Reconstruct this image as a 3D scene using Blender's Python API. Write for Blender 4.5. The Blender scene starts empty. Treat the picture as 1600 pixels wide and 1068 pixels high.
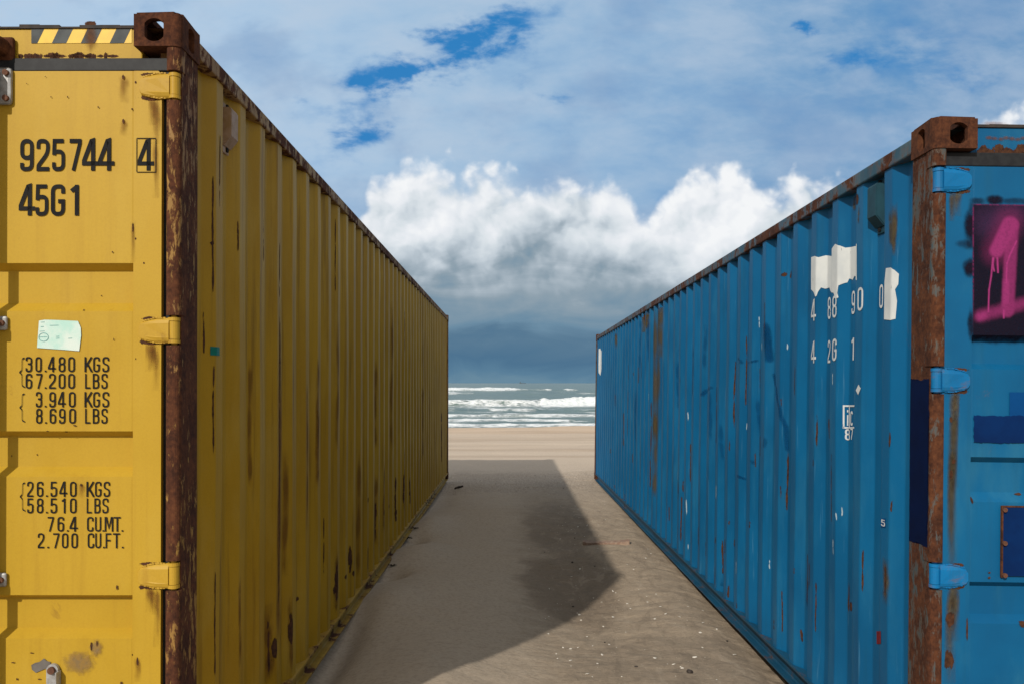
import bpy, bmesh, math, random
import numpy as np
from mathutils import Vector

random.seed(7)
R = math.radians
scene = bpy.context.scene
COL = scene.collection

# ------------------------------------------------------------------ camera
F = 1302.0                      # focal length, in units of a 1600 wide frame
CAMZ = 1.68
cam_data = bpy.data.cameras.new("camera")
cam_data.sensor_width = 36.0
cam_data.lens = F / 1600.0 * 36.0
cam_data.shift_x = 3.0 / 1600.0
cam_data.shift_y = 64.0 / 1600.0
cam_data.clip_start = 0.05
cam_data.clip_end = 60000.0
cam = bpy.data.objects.new("camera", cam_data)
cam.location = (0, 0, CAMZ)
cam.rotation_euler = (R(90), 0, 0)
COL.objects.link(cam)
scene.camera = cam

# ------------------------------------------------------------------ colour management
scene.view_settings.view_transform = 'Standard'
scene.view_settings.look = 'None'
scene.view_settings.exposure = 0.0
scene.view_settings.gamma = 1.0
scene.cycles.use_denoising = True
scene.cycles.max_bounces = 8

# ------------------------------------------------------------------ sun
LIGHT = Vector((2.11, 4.5, -2.95)).normalized()
sun_data = bpy.data.lights.new("sun", 'SUN')
sun_data.energy = 3.5
sun_data.angle = R(0.9)
sun_data.color = (1.0, 0.93, 0.82)
sun = bpy.data.objects.new("sun", sun_data)
sun.rotation_euler = LIGHT.to_track_quat('-Z', 'Y').to_euler()
sun.location = (-8, -14, 12)
COL.objects.link(sun)
SUN_EL = math.asin(-LIGHT.z)
SUN_ROT = math.atan2(-LIGHT.x, -LIGHT.y)


def lin(r, g, b):
    def f(c):
        c /= 255.0
        return c / 12.92 if c <= 0.04045 else ((c + 0.055) / 1.055) ** 2.4
    return (f(r), f(g), f(b), 1.0)


# ------------------------------------------------------------------ node helper
class G:
    """Small wrapper to write node graphs."""

    def __init__(self, nt):
        self.nt = nt

    def n(self, t, **kw):
        nd = self.nt.nodes.new(t)
        for k, v in kw.items():
            setattr(nd, k, v)
        return nd

    def set(self, sock, v):
        if v is None:
            return
        if hasattr(v, 'is_output'):
            self.nt.links.new(v, sock)
        else:
            sock.default_value = v

    def m(self, op, a, b=None, c=None, clamp=False):
        nd = self.n('ShaderNodeMath', operation=op, use_clamp=clamp)
        self.set(nd.inputs[0], a)
        self.set(nd.inputs[1], b)
        self.set(nd.inputs[2], c)
        return nd.outputs[0]

    def step(self, x, a, b):
        nd = self.n('ShaderNodeMapRange', interpolation_type='SMOOTHSTEP')
        self.set(nd.inputs['Value'], x)
        self.set(nd.inputs['From Min'], a)
        self.set(nd.inputs['From Max'], b)
        return nd.outputs['Result']

    def mix(self, f, a, b, blend='MIX'):
        nd = self.n('ShaderNodeMix', data_type='RGBA', blend_type=blend)
        self.set(nd.inputs['Factor'], f)
        self.set(nd.inputs[6], a)
        self.set(nd.inputs[7], b)
        return nd.outputs[2]

    def noise(self, vec, scale, detail=4.0, rough=0.55, dist=0.0, dims='3D'):
        nd = self.n('ShaderNodeTexNoise', noise_dimensions=dims)
        self.set(nd.inputs['Vector'], vec)
        nd.inputs['Scale'].default_value = scale
        nd.inputs['Detail'].default_value = detail
        nd.inputs['Roughness'].default_value = rough
        nd.inputs['Distortion'].default_value = dist
        return nd.outputs['Fac']

    def map(self, vec, scale=(1, 1, 1), loc=(0, 0, 0), rot=(0, 0, 0)):
        nd = self.n('ShaderNodeMapping')
        self.set(nd.inputs['Vector'], vec)
        nd.inputs['Location'].default_value = loc
        nd.inputs['Rotation'].default_value = rot
        nd.inputs['Scale'].default_value = scale
        return nd.outputs[0]

    def ramp(self, f, stops):
        nd = self.n('ShaderNodeValToRGB')
        self.set(nd.inputs[0], f)
        el = nd.color_ramp.elements
        while len(el) < len(stops):
            el.new(0.5)
        for e, (p, c) in zip(el, stops):
            e.position = p
            e.color = c
        return nd.outputs[0]

    def curve(self, f, pts):
        nd = self.n('ShaderNodeFloatCurve')
        self.set(nd.inputs['Value'], f)
        c = nd.mapping.curves[0]
        c.points[0].location = pts[0]
        c.points[1].location = pts[-1]
        for p in pts[1:-1]:
            c.points.new(*p)
        nd.mapping.update()
        return nd.outputs[0]

    def xyz(self, x, y, z):
        nd = self.n('ShaderNodeCombineXYZ')
        for i, v in enumerate((x, y, z)):
            self.set(nd.inputs[i], v)
        return nd.outputs[0]

    def sep(self, v):
        nd = self.n('ShaderNodeSeparateXYZ')
        self.set(nd.inputs[0], v)
        return nd.outputs


# ------------------------------------------------------------------ world: Nishita sky behind broken cloud and a cumulus bank
def build_world():
    w = bpy.data.worlds.new("World")
    scene.world = w
    w.use_nodes = True
    nt = w.node_tree
    nt.nodes.clear()
    g = G(nt)
    out = g.n('ShaderNodeOutputWorld')
    bg = g.n('ShaderNodeBackground')
    nt.links.new(bg.outputs[0], out.inputs[0])
    sky = g.n('ShaderNodeTexSky', sky_type='NISHITA')
    sky.sun_disc = False
    sky.sun_elevation = SUN_EL
    sky.sun_rotation = SUN_ROT
    sky.air_density = 1.0
    sky.dust_density = 0.3
    sky.ozone_density = 2.5
    blue = g.mix(1.0, sky.outputs[0], (0.085, 0.102, 0.115, 1), 'MULTIPLY')
    d = g.n('ShaderNodeTexCoord').outputs['Generated']
    x, y, z = g.sep(d)
    yy = g.m('MAXIMUM', y, 0.2)
    p = g.m('DIVIDE', x, yy)          # slope to the side of the seaward direction
    q = g.m('DIVIDE', z, yy)          # slope above the horizon

    def P(px):
        return (px - 797.0) / F

    def Q(py):
        return (598.0 - py) / F
    pq = g.xyz(p, q, 0.0)

    # thin high cloud sheet with gaps; coordinates are ruffled so no edge is smooth
    def noise2(vec, scale, detail, rough, dist=0.0):
        return g.noise(vec, scale, detail, rough, dist, '2D')
    ruf = g.n('ShaderNodeTexNoise', noise_dimensions='2D')
    g.set(ruf.inputs['Vector'], g.map(pq, (1.0, 1.5, 1.0), (2.2, 6.1, 0)))
    ruf.inputs['Scale'].default_value = 18
    ruf.inputs['Detail'].default_value = 6
    ruf.inputs['Roughness'].default_value = 0.56
    rx, ry, _ = g.sep(ruf.outputs['Color'])
    pw = g.m('ADD', p, g.m('MULTIPLY', g.m('SUBTRACT', rx, 0.5), 0.085))
    qw = g.m('ADD', q, g.m('MULTIPLY', g.m('SUBTRACT', ry, 0.5), 0.055))

    def gauss(px, py, sx, sy, ang=0.0, warp=True):
        v = g.map(g.xyz(g.m('SUBTRACT', pw if warp else p, P(px)), g.m('SUBTRACT', qw if warp else q, Q(py)), 0.0), rot=(0, 0, R(ang)))
        v = g.map(v, (F / sx, F / sy, 0.0))
        d2 = g.n('ShaderNodeVectorMath', operation='DOT_PRODUCT')
        g.set(d2.inputs[0], v)
        g.set(d2.inputs[1], v)
        return g.m('POWER', 2.718, g.m('MULTIPLY', d2.outputs['Value'], -1.0))
    n1 = noise2(g.map(pq, (1.0, 1.9, 1.0), (3.1, 0.4, 0)), 3.2, 6, 0.56, 0.15)
    n2 = noise2(g.map(pq, (1.0, 2.2, 1.0), (7.7, 2.4, 0), (0, 0, R(-18))), 12, 7, 0.58, 0.12)
    holes = gauss(665, 92, 150, 34, -22)
    for a, k in (((748, 60, 80, 36, -24), 0.8), ((580, 203, 75, 32, -10), 0.85), ((850, 145, 40, 12, 20), 0.45), ((1420, 75, 90, 26, -10), 0.3), ((612, 128, 45, 12, -15), 0.7),
                 ((455, 150, 44, 9, -10), 0.4), ((1265, 42, 22, 8, 0), 0.7), ((1500, 120, 90, 30, 0), 0.35), ((1330, 95, 40, 14, 0), 0.5), ((1035, 335, 20, 22, 0), 0.35)):
        holes = g.m('ADD', holes, g.m('MULTIPLY', gauss(*a), k))
    ragged = g.m('ADD', 0.32, g.m('MULTIPLY', g.step(n2, 0.68, 0.34), 0.50))
    hv = g.m('SUBTRACT', g.m('ADD', g.m('MULTIPLY', n1, 0.8), g.m('MULTIPLY', n2, 0.62)), g.m('MULTIPLY', g.m('MINIMUM', holes, 1.0), ragged))
    hv = g.m('SUBTRACT', hv, g.m('MULTIPLY', g.step(p, P(700), P(1650)), 0.08))
    vm = g.step(hv, -0.02, 0.64)
    vcol = g.ramp(g.step(p, P(100), P(1650)), [(0.0, lin(176, 202, 227)), (0.35, lin(158, 189, 218)), (0.65, lin(144, 178, 211)), (1.0, lin(104, 150, 193))])
    thick = g.step(g.m('ADD', g.m('MULTIPLY', n1, 0.5), g.m('MULTIPLY', n2, 0.5)), 0.38, 0.66)
    vcol = g.mix(g.m('MULTIPLY', thick, 0.45), vcol, lin(190, 205, 222))
    greyp = noise2(g.map(pq, (1, 1.6, 1), (9, 4, 0)), 5.0, 5, 0.55, 0.1)
    vcol = g.mix(g.m('MULTIPLY', g.step(greyp, 0.47, 0.70), 0.5), vcol, lin(128, 160, 198))
    col = g.mix(vm, g.mix(0.9, blue, lin(40, 126, 192)), vcol)
    # cumulus bank
    pts = [(380, 470), (470, 410), (540, 350), (565, 318), (585, 275), (620, 255), (645, 232), (690, 236), (730, 262), (800, 262), (860, 268),
           (930, 266), (975, 278), (1008, 326), (1036, 312), (1062, 278), (1090, 250), (1135, 236), (1165, 248), (1195, 276), (1240, 268),
           (1300, 256), (1350, 272), (1440, 268), (1500, 222), (1545, 186), (1600, 146), (1680, 118), (1800, 170)]
    lo, hi = P(380), P(1800)
    fac = g.m('DIVIDE', g.m('SUBTRACT', p, lo), hi - lo, clamp=True)
    top = g.curve(fac, [((P(a) - lo) / (hi - lo), Q(b) / 0.5) for a, b in pts])
    top = g.m('MULTIPLY', top, 0.5)
    c1 = noise2(pq, 9, 3, 0.5, 0.2)
    c2 = noise2(g.map(pq, loc=(4, 1, 0)), 22, 6, 0.52, 0.1)

    def puffs(vec):
        big = g.n('ShaderNodeTexVoronoi', voronoi_dimensions='2D', feature='SMOOTH_F1')
        g.set(big.inputs['Vector'], vec)
        big.inputs['Scale'].default_value = 20
        big.inputs['Detail'].default_value = 2.5
        big.inputs['Roughness'].default_value = 0.5
        big.inputs['Lacunarity'].default_value = 2.2
        big.inputs['Smoothness'].default_value = 0.9
        return big.outputs['Distance']

    def lumps(vec):
        return noise2(vec, 13, 4, 0.48)
    wv = g.xyz(g.m('ADD', p, g.m('MULTIPLY', g.m('SUBTRACT', rx, 0.5), 0.022)), g.m('ADD', q, g.m('MULTIPLY', g.m('SUBTRACT', ry, 0.5), 0.022)), 0.0)
    sv = g.n('ShaderNodeVectorMath', operation='ADD')
    g.set(sv.inputs[0], wv)
    sv.inputs[1].default_value = (-0.010, 0.016, 0)
    puff = puffs(wv)
    rel = g.m('SUBTRACT', puffs(sv.outputs[0]), puff)
    rel = g.m('ADD', g.m('MULTIPLY', rel, 0.75), g.m('MULTIPLY', g.m('SUBTRACT', lumps(wv), lumps(sv.outputs[0])), 1.2))
    dens = g.m('SUBTRACT', top, q)
    dens = g.m('ADD', dens, g.m('MULTIPLY', g.m('SUBTRACT', c1, 0.5), 0.035))
    dens = g.m('ADD', dens, g.m('MULTIPLY', g.m('SUBTRACT', c2, 0.5), 0.045))
    dens = g.m('ADD', dens, g.m('MULTIPLY', g.m('SUBTRACT', 0.42, puff), 0.045))
    cm = g.step(dens, -0.008, 0.026)
    band = noise2(g.map(pq, (1.0, 3.4, 1.0), (0.3, 0.9, 0)), 6, 6, 0.56, 0.6)
    calm = g.m('SUBTRACT', 1.0, g.m('MULTIPLY', g.step(q, 0.12, 0.20), 0.8))
    q2 = g.m('ADD', q, g.m('MULTIPLY', g.m('MULTIPLY', g.m('SUBTRACT', band, 0.5), calm), g.m('ADD', 0.05, g.m('MULTIPLY', g.step(q, 0.02, 0.09), 0.065))))
    q2 = g.m('ADD', q2, g.m('MULTIPLY', g.m('SUBTRACT', c1, 0.5), g.m('MULTIPLY', g.step(q, 0.02, 0.10), 0.065)))
    q2 = g.m('ADD', q2, g.m('MULTIPLY', rel, g.m('MULTIPLY', g.step(q, 0.05, 0.2), 0.115)))
    q2 = g.m('ADD', q2, g.m('MULTIPLY', gauss(1090, 330, 150, 95, 0, False), 0.075))
    q2 = g.m('ADD', q2, g.m('MULTIPLY', gauss(660, 340, 130, 80, 0, False), 0.045))
    S = 0.30
    ramp = g.ramp(g.m('DIVIDE', q2, S, clamp=True), [
        (Q(598) / S, lin(104, 137, 158)), (Q(585) / S, lin(90, 127, 153)), (Q(565) / S, lin(78, 115, 144)), (Q(540) / S, lin(90, 123, 148)),
        (Q(512) / S, lin(108, 140, 163)), (Q(480) / S, lin(124, 149, 167)), (Q(445) / S, lin(142, 160, 173)), (Q(412) / S, lin(166, 180, 191)),
        (Q(370) / S, lin(194, 205, 214)), (Q(325) / S, lin(216, 224, 230)), (Q(280) / S, lin(232, 236, 241)), (Q(235) / S, lin(244, 246, 248))])
    col = g.mix(cm, col, ramp)
    # unseen grey-white cloud overhead and landward, added to neutralise and lift the ambient light
    back = g.m('MAXIMUM', g.step(z, 0.52, 0.80), g.step(y, 0.45, -0.15))
    sheet = g.mix(g.step(n1, 0.3, 0.7), (0.49, 0.48, 0.46, 1), (0.64, 0.62, 0.59, 1))
    col = g.mix(back, col, sheet)
    nt.links.new(col, bg.inputs[0])
    bg.inputs[1].default_value = 1.0
    w.cycles.sampling_method = 'MANUAL'
    w.cycles.sample_map_resolution = 512


build_world()


# ------------------------------------------------------------------ numpy noise
def vnoise(x, y, seed=0):
    xi = np.floor(x).astype(np.int64)
    yi = np.floor(y).astype(np.int64)
    xf = x - xi
    yf = y - yi
    u = xf * xf * (3 - 2 * xf)
    v = yf * yf * (3 - 2 * yf)

    def h(a, b):
        n = (a * 374761393 + b * 668265263 + seed * 982451653) & 0xFFFFFFFF
        n = ((n ^ (n >> 13)) * 1274126177) & 0xFFFFFFFF
        return ((n ^ (n >> 16)) & 0xFFFF) / 65535.0
    return (h(xi, yi) * (1 - u) + h(xi + 1, yi) * u) * (1 - v) + (h(xi, yi + 1) * (1 - u) + h(xi + 1, yi + 1) * u) * v


def fbm(x, y, seed=0, octv=4, gain=0.5):
    s = 0.0
    a = 1.0
    t = 0.0
    for i in range(octv):
        s = s + a * (vnoise(x, y, seed + i * 17) - 0.5)
        t += a
        a *= gain
        x = x * 2.03 + 11.3
        y = y * 2.03 + 5.7
    return s / t * 2


def smooth(x, a, b):
    t = np.clip((x - a) / (b - a), 0, 1)
    return t * t * (3 - 2 * t)


# ------------------------------------------------------------------ materials
def new_mat(name):
    m = bpy.data.materials.new(name)
    m.use_nodes = True
    nt = m.node_tree
    return m, G(nt), nt.nodes['Principled BSDF']


RUST = [(0.28, lin(34, 21, 18)), (0.44, lin(60, 36, 27)), (0.56, lin(86, 52, 35)), (0.74, lin(112, 72, 46))]


def rust_colour(g, co):
    a = g.noise(g.map(co, (1, 1, 0.8)), 60, 9, 0.72)
    b = g.noise(co, 7, 3, 0.5)
    return g.ramp(g.m('ADD', g.m('MULTIPLY', a, 0.65), g.m('MULTIPLY', b, 0.38)), RUST)


def bump(g, bsdf, h, strength=0.3, dist=0.01):
    b = g.n('ShaderNodeBump')
    b.inputs['Strength'].default_value = strength
    b.inputs['Distance'].default_value = dist
    g.set(b.inputs['Height'], h)
    g.set(bsdf.inputs['Normal'], b.outputs[0])


def paint(name, base, alt, faded, rust=0.30, streak=0.0, chalk=0.35, stretch=3.2, rough=0.5, dirt=(60, 45, 25), dirt_amt=0.25, pale=None, pale_amt=0.0, grain=8):
    """Weathered paint over steel; rust = how much of the surface has gone."""
    m, g, bs = new_mat(name)
    co = g.n('ShaderNodeTexCoord').outputs['Object']
    big = g.noise(co, 1.3, 4, 0.6)
    mid = g.noise(g.map(co, (1, 1, 0.3)), 6.5, 6, 0.6)
    c = g.mix(g.step(big, 0.36, 0.64), base, alt)
    c = g.mix(g.m('MULTIPLY', g.step(mid, 0.46, 0.72), chalk), c, faded)
    # rain streaks and dirt running down
    st = g.noise(g.map(co, (22, 22, 0.9)), 1.0, 6, 0.62)
    c = g.mix(g.m('MULTIPLY', g.step(st, 0.50, 0.74), dirt_amt), c, lin(*dirt))
    if pale:
        ps = g.noise(g.map(co, (55, 55, 2.6), (3, 5, 1)), 1.0, 5, 0.6)
        c = g.mix(g.m('MULTIPLY', g.step(ps, 0.62, 0.72), pale_amt), c, lin(*pale))
    fine = g.noise(co, 160, 3, 0.6)
    c = g.mix(g.m('MULTIPLY', g.step(fine, 0.35, 0.75), 0.10), c, lin(*dirt))
    # rust
    ra = g.noise(g.map(co, (stretch, stretch, 1.0)), grain, 10, 0.72, 0.4)
    rb = g.noise(g.map(co, (1, 1, 0.35), (5, 2, 8)), 1.6, 3, 0.5)
    rv = g.m('ADD', g.m('MULTIPLY', ra, 0.72), g.m('MULTIPLY', rb, 0.36))
    thr = 0.84 - 0.62 * rust
    mask = g.step(rv, thr, thr + 0.035)
    halo = g.step(rv, thr - 0.07, thr + 0.02)
    c = g.mix(g.m('MULTIPLY', halo, 0.45), c, lin(112, 74, 40))
    if streak > 0:
        rs = g.noise(g.map(co, (42, 42, 0.75), (1, 7, 3)), 1.0, 7, 0.7)
        sm = g.step(rs, 0.74 - 0.12 * streak, 0.80 - 0.10 * streak)
        c = g.mix(g.m('MULTIPLY', sm, 0.75), c, lin(92, 54, 26))
    c = g.mix(mask, c, rust_colour(g, co))
    g.set(bs.inputs['Base Color'], c)
    g.set(bs.inputs['Roughness'], g.m('ADD', g.m('MULTIPLY', mask, 0.35), rough))
    bs.inputs['Specular IOR Level'].default_value = 0.20
    hh = g.m('ADD', g.m('MULTIPLY', mask, g.m('SUBTRACT', g.noise(co, 120, 4, 0.6), 1.2)), g.m('MULTIPLY', mid, 0.25))
    bump(g, bs, hh, 0.35, 0.004)
    return m


def plain(name, c, c2=None, rough=0.6, scale=30.0, metallic=0.0, bumpy=0.0):
    m, g, bs = new_mat(name)
    co = g.n('ShaderNodeTexCoord').outputs['Object']
    n = g.noise(co, scale, 6, 0.62)
    g.set(bs.inputs['Base Color'], g.mix(g.step(n, 0.35, 0.68), c, c2 or tuple(0.75 * v for v in c[:3]) + (1,)))
    bs.inputs['Roughness'].default_value = rough
    bs.inputs['Metallic'].default_value = metallic
    bs.inputs['Specular IOR Level'].default_value = 0.3
    if bumpy:
        bump(g, bs, n, bumpy, 0.004)
    return m


def worn(name, c, c2, gap=0.40, scale=55.0, stretch=(1, 1, 0.4), rough=0.7):
    """Brushed or sprayed layer with worn through spots."""
    m, g, bs = new_mat(name)
    co = g.n('ShaderNodeTexCoord').outputs['Object']
    n = g.noise(g.map(co, stretch), scale, 7, 0.65)
    n2 = g.noise(co, 9, 4, 0.6)
    g.set(bs.inputs['Base Color'], g.mix(g.step(n2, 0.3, 0.7), c, c2))
    g.set(bs.inputs['Alpha'], g.step(n, gap - 0.03, gap + 0.03))
    bs.inputs['Roughness'].default_value = rough
    bs.inputs['Specular IOR Level'].default_value = 0.08
    return m


YB, YA, YF = (0.50, 0.315, 0.034, 1), (0.45, 0.275, 0.028, 1), (0.56, 0.39, 0.075, 1)
M = {}
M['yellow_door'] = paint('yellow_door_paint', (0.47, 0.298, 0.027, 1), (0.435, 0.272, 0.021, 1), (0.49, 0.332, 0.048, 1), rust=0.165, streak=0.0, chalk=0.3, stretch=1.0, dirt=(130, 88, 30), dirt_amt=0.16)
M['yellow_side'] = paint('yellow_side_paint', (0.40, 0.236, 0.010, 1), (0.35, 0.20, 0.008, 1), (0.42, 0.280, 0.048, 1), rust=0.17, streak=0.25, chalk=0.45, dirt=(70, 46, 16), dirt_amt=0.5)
M['yellow_post'] = paint('yellow_rusty_post', (0.36, 0.22, 0.05, 1), (0.28, 0.15, 0.05, 1), (0.36, 0.25, 0.12, 1), rust=0.605, chalk=0.6, stretch=3.4, rough=0.6, grain=11, streak=0.4)
M['yellow_rail'] = paint('yellow_rusty_rail', (0.34, 0.22, 0.08, 1), (0.27, 0.16, 0.06, 1), (0.40, 0.30, 0.18, 1), rust=0.50, chalk=0.6, stretch=2.0, rough=0.6)
M['yellow_low'] = paint('yellow_bottom_rail', (0.40, 0.26, 0.04, 1), (0.33, 0.20, 0.03, 1), (0.42, 0.31, 0.12, 1), rust=0.40, chalk=0.5, stretch=1.0)
M['cast'] = paint('rusty_casting', (0.105, 0.058, 0.042, 1), (0.075, 0.040, 0.030, 1), (0.15, 0.09, 0.065, 1), rust=0.75, chalk=0.6, stretch=1.0, rough=0.75)
M['blue_side'] = paint('blue_side_paint', (0.003, 0.113, 0.272, 1), (0.0025, 0.090, 0.222, 1), (0.018, 0.146, 0.288, 1), rust=0.165, streak=0.12, chalk=0.5, dirt=(20, 74, 104), dirt_amt=0.35, pale=(110, 160, 190), pale_amt=0.22)
M['blue_door'] = paint('blue_door_paint', (0.0025, 0.112, 0.265, 1), (0.002, 0.086, 0.215, 1), (0.022, 0.150, 0.27, 1), rust=0.16, streak=0.0, chalk=0.6, stretch=1.0, dirt=(24, 80, 110), dirt_amt=0.3)
M['blue_hinge'] = paint('blue_hinge_paint', (0.002, 0.170, 0.43, 1), (0.003, 0.125, 0.32, 1), (0.03, 0.18, 0.33, 1), rust=0.40, chalk=0.4, stretch=1.0)
M['blue_post'] = paint('blue_rusty_post', (0.030, 0.085, 0.115, 1), (0.06, 0.07, 0.07, 1), (0.10, 0.115, 0.105, 1), rust=0.58, chalk=0.6, stretch=3.0, rough=0.65, grain=11, streak=0.4)
M['blue_rail'] = paint('blue_rusty_rail', (0.030, 0.10, 0.16, 1), (0.025, 0.075, 0.11, 1), (0.13, 0.16, 0.16, 1), rust=0.48, chalk=0.6, stretch=1.5)
M['blue_low'] = paint('blue_bottom_rail', (0.007, 0.080, 0.160, 1), (0.006, 0.06, 0.12, 1), (0.03, 0.09, 0.14, 1), rust=0.31, chalk=0.3, stretch=1.0)
M['yellow_stripe_side'] = M['yellow_side']
M['gasket'] = plain('black_rubber', (0.010, 0.011, 0.014, 1), (0.018, 0.020, 0.023, 1), 0.6, 40)
M['black'] = worn('black_lettering', (0.011, 0.011, 0.013, 1), (0.018, 0.018, 0.018, 1), 0.24, 120, (1, 1, 1))
M['white'] = worn('white_lettering', (0.62, 0.66, 0.68, 1), (0.54, 0.58, 0.62, 1), 0.34, 60)
M['white_roll'] = worn('white_rolled_paint', (0.66, 0.69, 0.69, 1), (0.56, 0.60, 0.62, 1), 0.30, 70, (1, 1, 0.25))
M['navy'] = worn('navy_rolled_paint', (0.0012, 0.008, 0.046, 1), (0.0012, 0.006, 0.034, 1), 0.30, 60, (1, 1, 0.5))
M['navy2'] = worn('dark_blue_rolled_paint', (0.0015, 0.022, 0.105, 1), (0.0015, 0.016, 0.080, 1), 0.28, 60, (1, 1, 1))
M['midblue'] = worn('mid_blue_paint', (0.002, 0.055, 0.20, 1), (0.002, 0.046, 0.17, 1), 0.2, 40, (1, 1, 1))
M['smear'] = worn('dark_blue_smear', (0.004, 0.068, 0.170, 1), (0.004, 0.055, 0.14, 1), 0.36, 40)
M['rust'] = worn('rust_stain', (0.11, 0.048, 0.018, 1), (0.055, 0.026, 0.014, 1), 0.42, 60, (1, 1, 0.35), 0.85)
M['rust_soft'] = worn('rust_wash', (0.16, 0.085, 0.025, 1), (0.11, 0.055, 0.02, 1), 0.49, 34, (1, 1, 0.10), 0.85)
M['grime'] = worn('grey_scuff', (0.24, 0.19, 0.13, 1), (0.30, 0.22, 0.10, 1), 0.50, 70, (1, 1, 1), 0.85)
M['scuff_steel'] = worn('bare_steel_patch', (0.16, 0.15, 0.14, 1), (0.08, 0.06, 0.05, 1), 0.30, 60, (1, 1, 1), 0.6)
M['hazard_black'] = worn('hazard_black', (0.045, 0.052, 0.058, 1), (0.09, 0.10, 0.105, 1), 0.27, 40, (1, 1, 1), 0.5)
M['hazard_yellow'] = plain('hazard_yellow', (0.72, 0.47, 0.01, 1), (0.64, 0.40, 0.012, 1), 0.4, 20)
M['zinc'] = plain('galvanised_steel', (0.42, 0.43, 0.44, 1), (0.27, 0.26, 0.25, 1), 0.5, 35, 0.25, 0.15)
M['bolt'] = plain('rusty_bolt', (0.09, 0.04, 0.025, 1), (0.15, 0.065, 0.035, 1), 0.8, 120)
M['sticker'] = plain('faded_paper', (0.62, 0.72, 0.68, 1), (0.42, 0.66, 0.60, 1), 0.7, 14)
M['ink'] = plain('faded_ink', (0.12, 0.30, 0.30, 1), (0.18, 0.38, 0.36, 1), 0.7, 60)
M['tape'] = plain('green_tape', (0.006, 0.16, 0.115, 1), (0.008, 0.13, 0.10, 1), 0.4, 20)
M['red'] = plain('red_mark', (0.16, 0.008, 0.016, 1), (0.12, 0.008, 0.014, 1), 0.5, 60)
M['vent_y'] = plain('vent_tan', (0.36, 0.25, 0.18, 1), (0.28, 0.18, 0.09, 1), 0.6, 25)
M['vent_b'] = plain('vent_dark_teal', (0.010, 0.055, 0.080, 1), (0.008, 0.04, 0.060, 1), 0.6, 25)
M['dark'] = plain('dark_hole', (0.006, 0.005, 0.005, 1), (0.01, 0.008, 0.007, 1), 0.9, 20)
M['roof'] = plain('dark_roof_edge', (0.05, 0.04, 0.035, 1), (0.03, 0.028, 0.028, 1), 0.8, 30)
M['shell'] = plain('bleached_shell', (0.72, 0.69, 0.62, 1), (0.55, 0.50, 0.43, 1), 0.5, 90)
M['pebble'] = plain('dark_pebble', (0.035, 0.030, 0.028, 1), (0.07, 0.055, 0.045, 1), 0.7, 60)
M['plank'] = plain('weathered_wood', (0.24, 0.15, 0.11, 1), (0.34, 0.25, 0.19, 1), 0.85, 24, 0, 0.5)
M['wood_dark'] = plain('dark_wet_wood', (0.028, 0.021, 0.017, 1), (0.05, 0.036, 0.028, 1), 0.8, 40, 0, 0.5)
M['weed'] = plain('dry_seaweed', (0.025, 0.021, 0.015, 1), (0.045, 0.036, 0.022, 1), 0.85, 60)
M['ship'] = plain('distant_ship_grey', (0.10, 0.13, 0.16, 1), (0.08, 0.11, 0.14, 1), 0.7, 1)


# ------------------------------------------------------------------ mesh helpers
def link_mesh(name, me, mat, parent=None):
    o = bpy.data.objects.new(name, me)
    if mat and not me.materials:
        me.materials.append(mat)
    COL.objects.link(o)
    if parent:
        o.parent = parent
    return o


def finish(name, bm, mat, parent=None, smooth_shade=False, recalc=True):
    if recalc:
        bmesh.ops.recalc_face_normals(bm, faces=bm.faces[:])
    me = bpy.data.meshes.new(name)
    bm.to_mesh(me)
    bm.free()
    if smooth_shade:
        for p in me.polygons:
            p.use_smooth = True
    return link_mesh(name, me, mat, parent)


def bm_box(bm, x0, x1, y0, y1, z0, z1, bev=0.0, seg=2):
    vs = [bm.verts.new((x, y, z)) for x in (x0, x1) for y in (y0, y1) for z in (z0, z1)]
    idx = [(0, 1, 3, 2), (4, 6, 7, 5), (0, 4, 5, 1), (2, 3, 7, 6), (0, 2, 6, 4), (1, 5, 7, 3)]
    fs = [bm.faces.new([vs[i] for i in f]) for f in idx]
    if bev > 0:
        es = list({e for f in fs for e in f.edges})
        bmesh.ops.bevel(bm, geom=es, offset=bev, segments=seg, affect='EDGES', profile=0.5)
    return vs


def bm_cyl(bm, c, axis, r, length, n=16, r2=None):
    ax = Vector(axis).normalized()
    a = ax.orthogonal().normalized()
    b = ax.cross(a)
    r2 = r if r2 is None else r2
    c = Vector(c)
    lo, hi = [], []
    for i in range(n):
        t = 2 * math.pi * i / n
        d = a * math.cos(t) + b * math.sin(t)
        lo.append(bm.verts.new(c - ax * length / 2 + d * r))
        hi.append(bm.verts.new(c + ax * length / 2 + d * r2))
    for i in range(n):
        j = (i + 1) % n
        bm.faces.new((lo[i], lo[j], hi[j], hi[i]))
    bm.faces.new(lo[::-1])
    bm.faces.new(hi)


def bm_prism(bm, pts, axis, a0, a1, s=1):
    """Extrude a closed 2-D outline along x, y or z."""
    def P3(p, t):
        if axis == 'x':
            return (t, p[0], p[1])
        if axis == 'y':
            return (p[0], t, p[1])
        return (p[0], p[1], t)
    A = [bm.verts.new(P3(p, a0)) for p in pts]
    B = [bm.verts.new(P3(p, a1)) for p in pts]
    n = len(pts)
    for i in range(n):
        j = (i + 1) % n
        bm.faces.new((A[i], A[j], B[j], B[i]))
    bm.faces.new(A[::-1])
    bm.faces.new(B)


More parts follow.
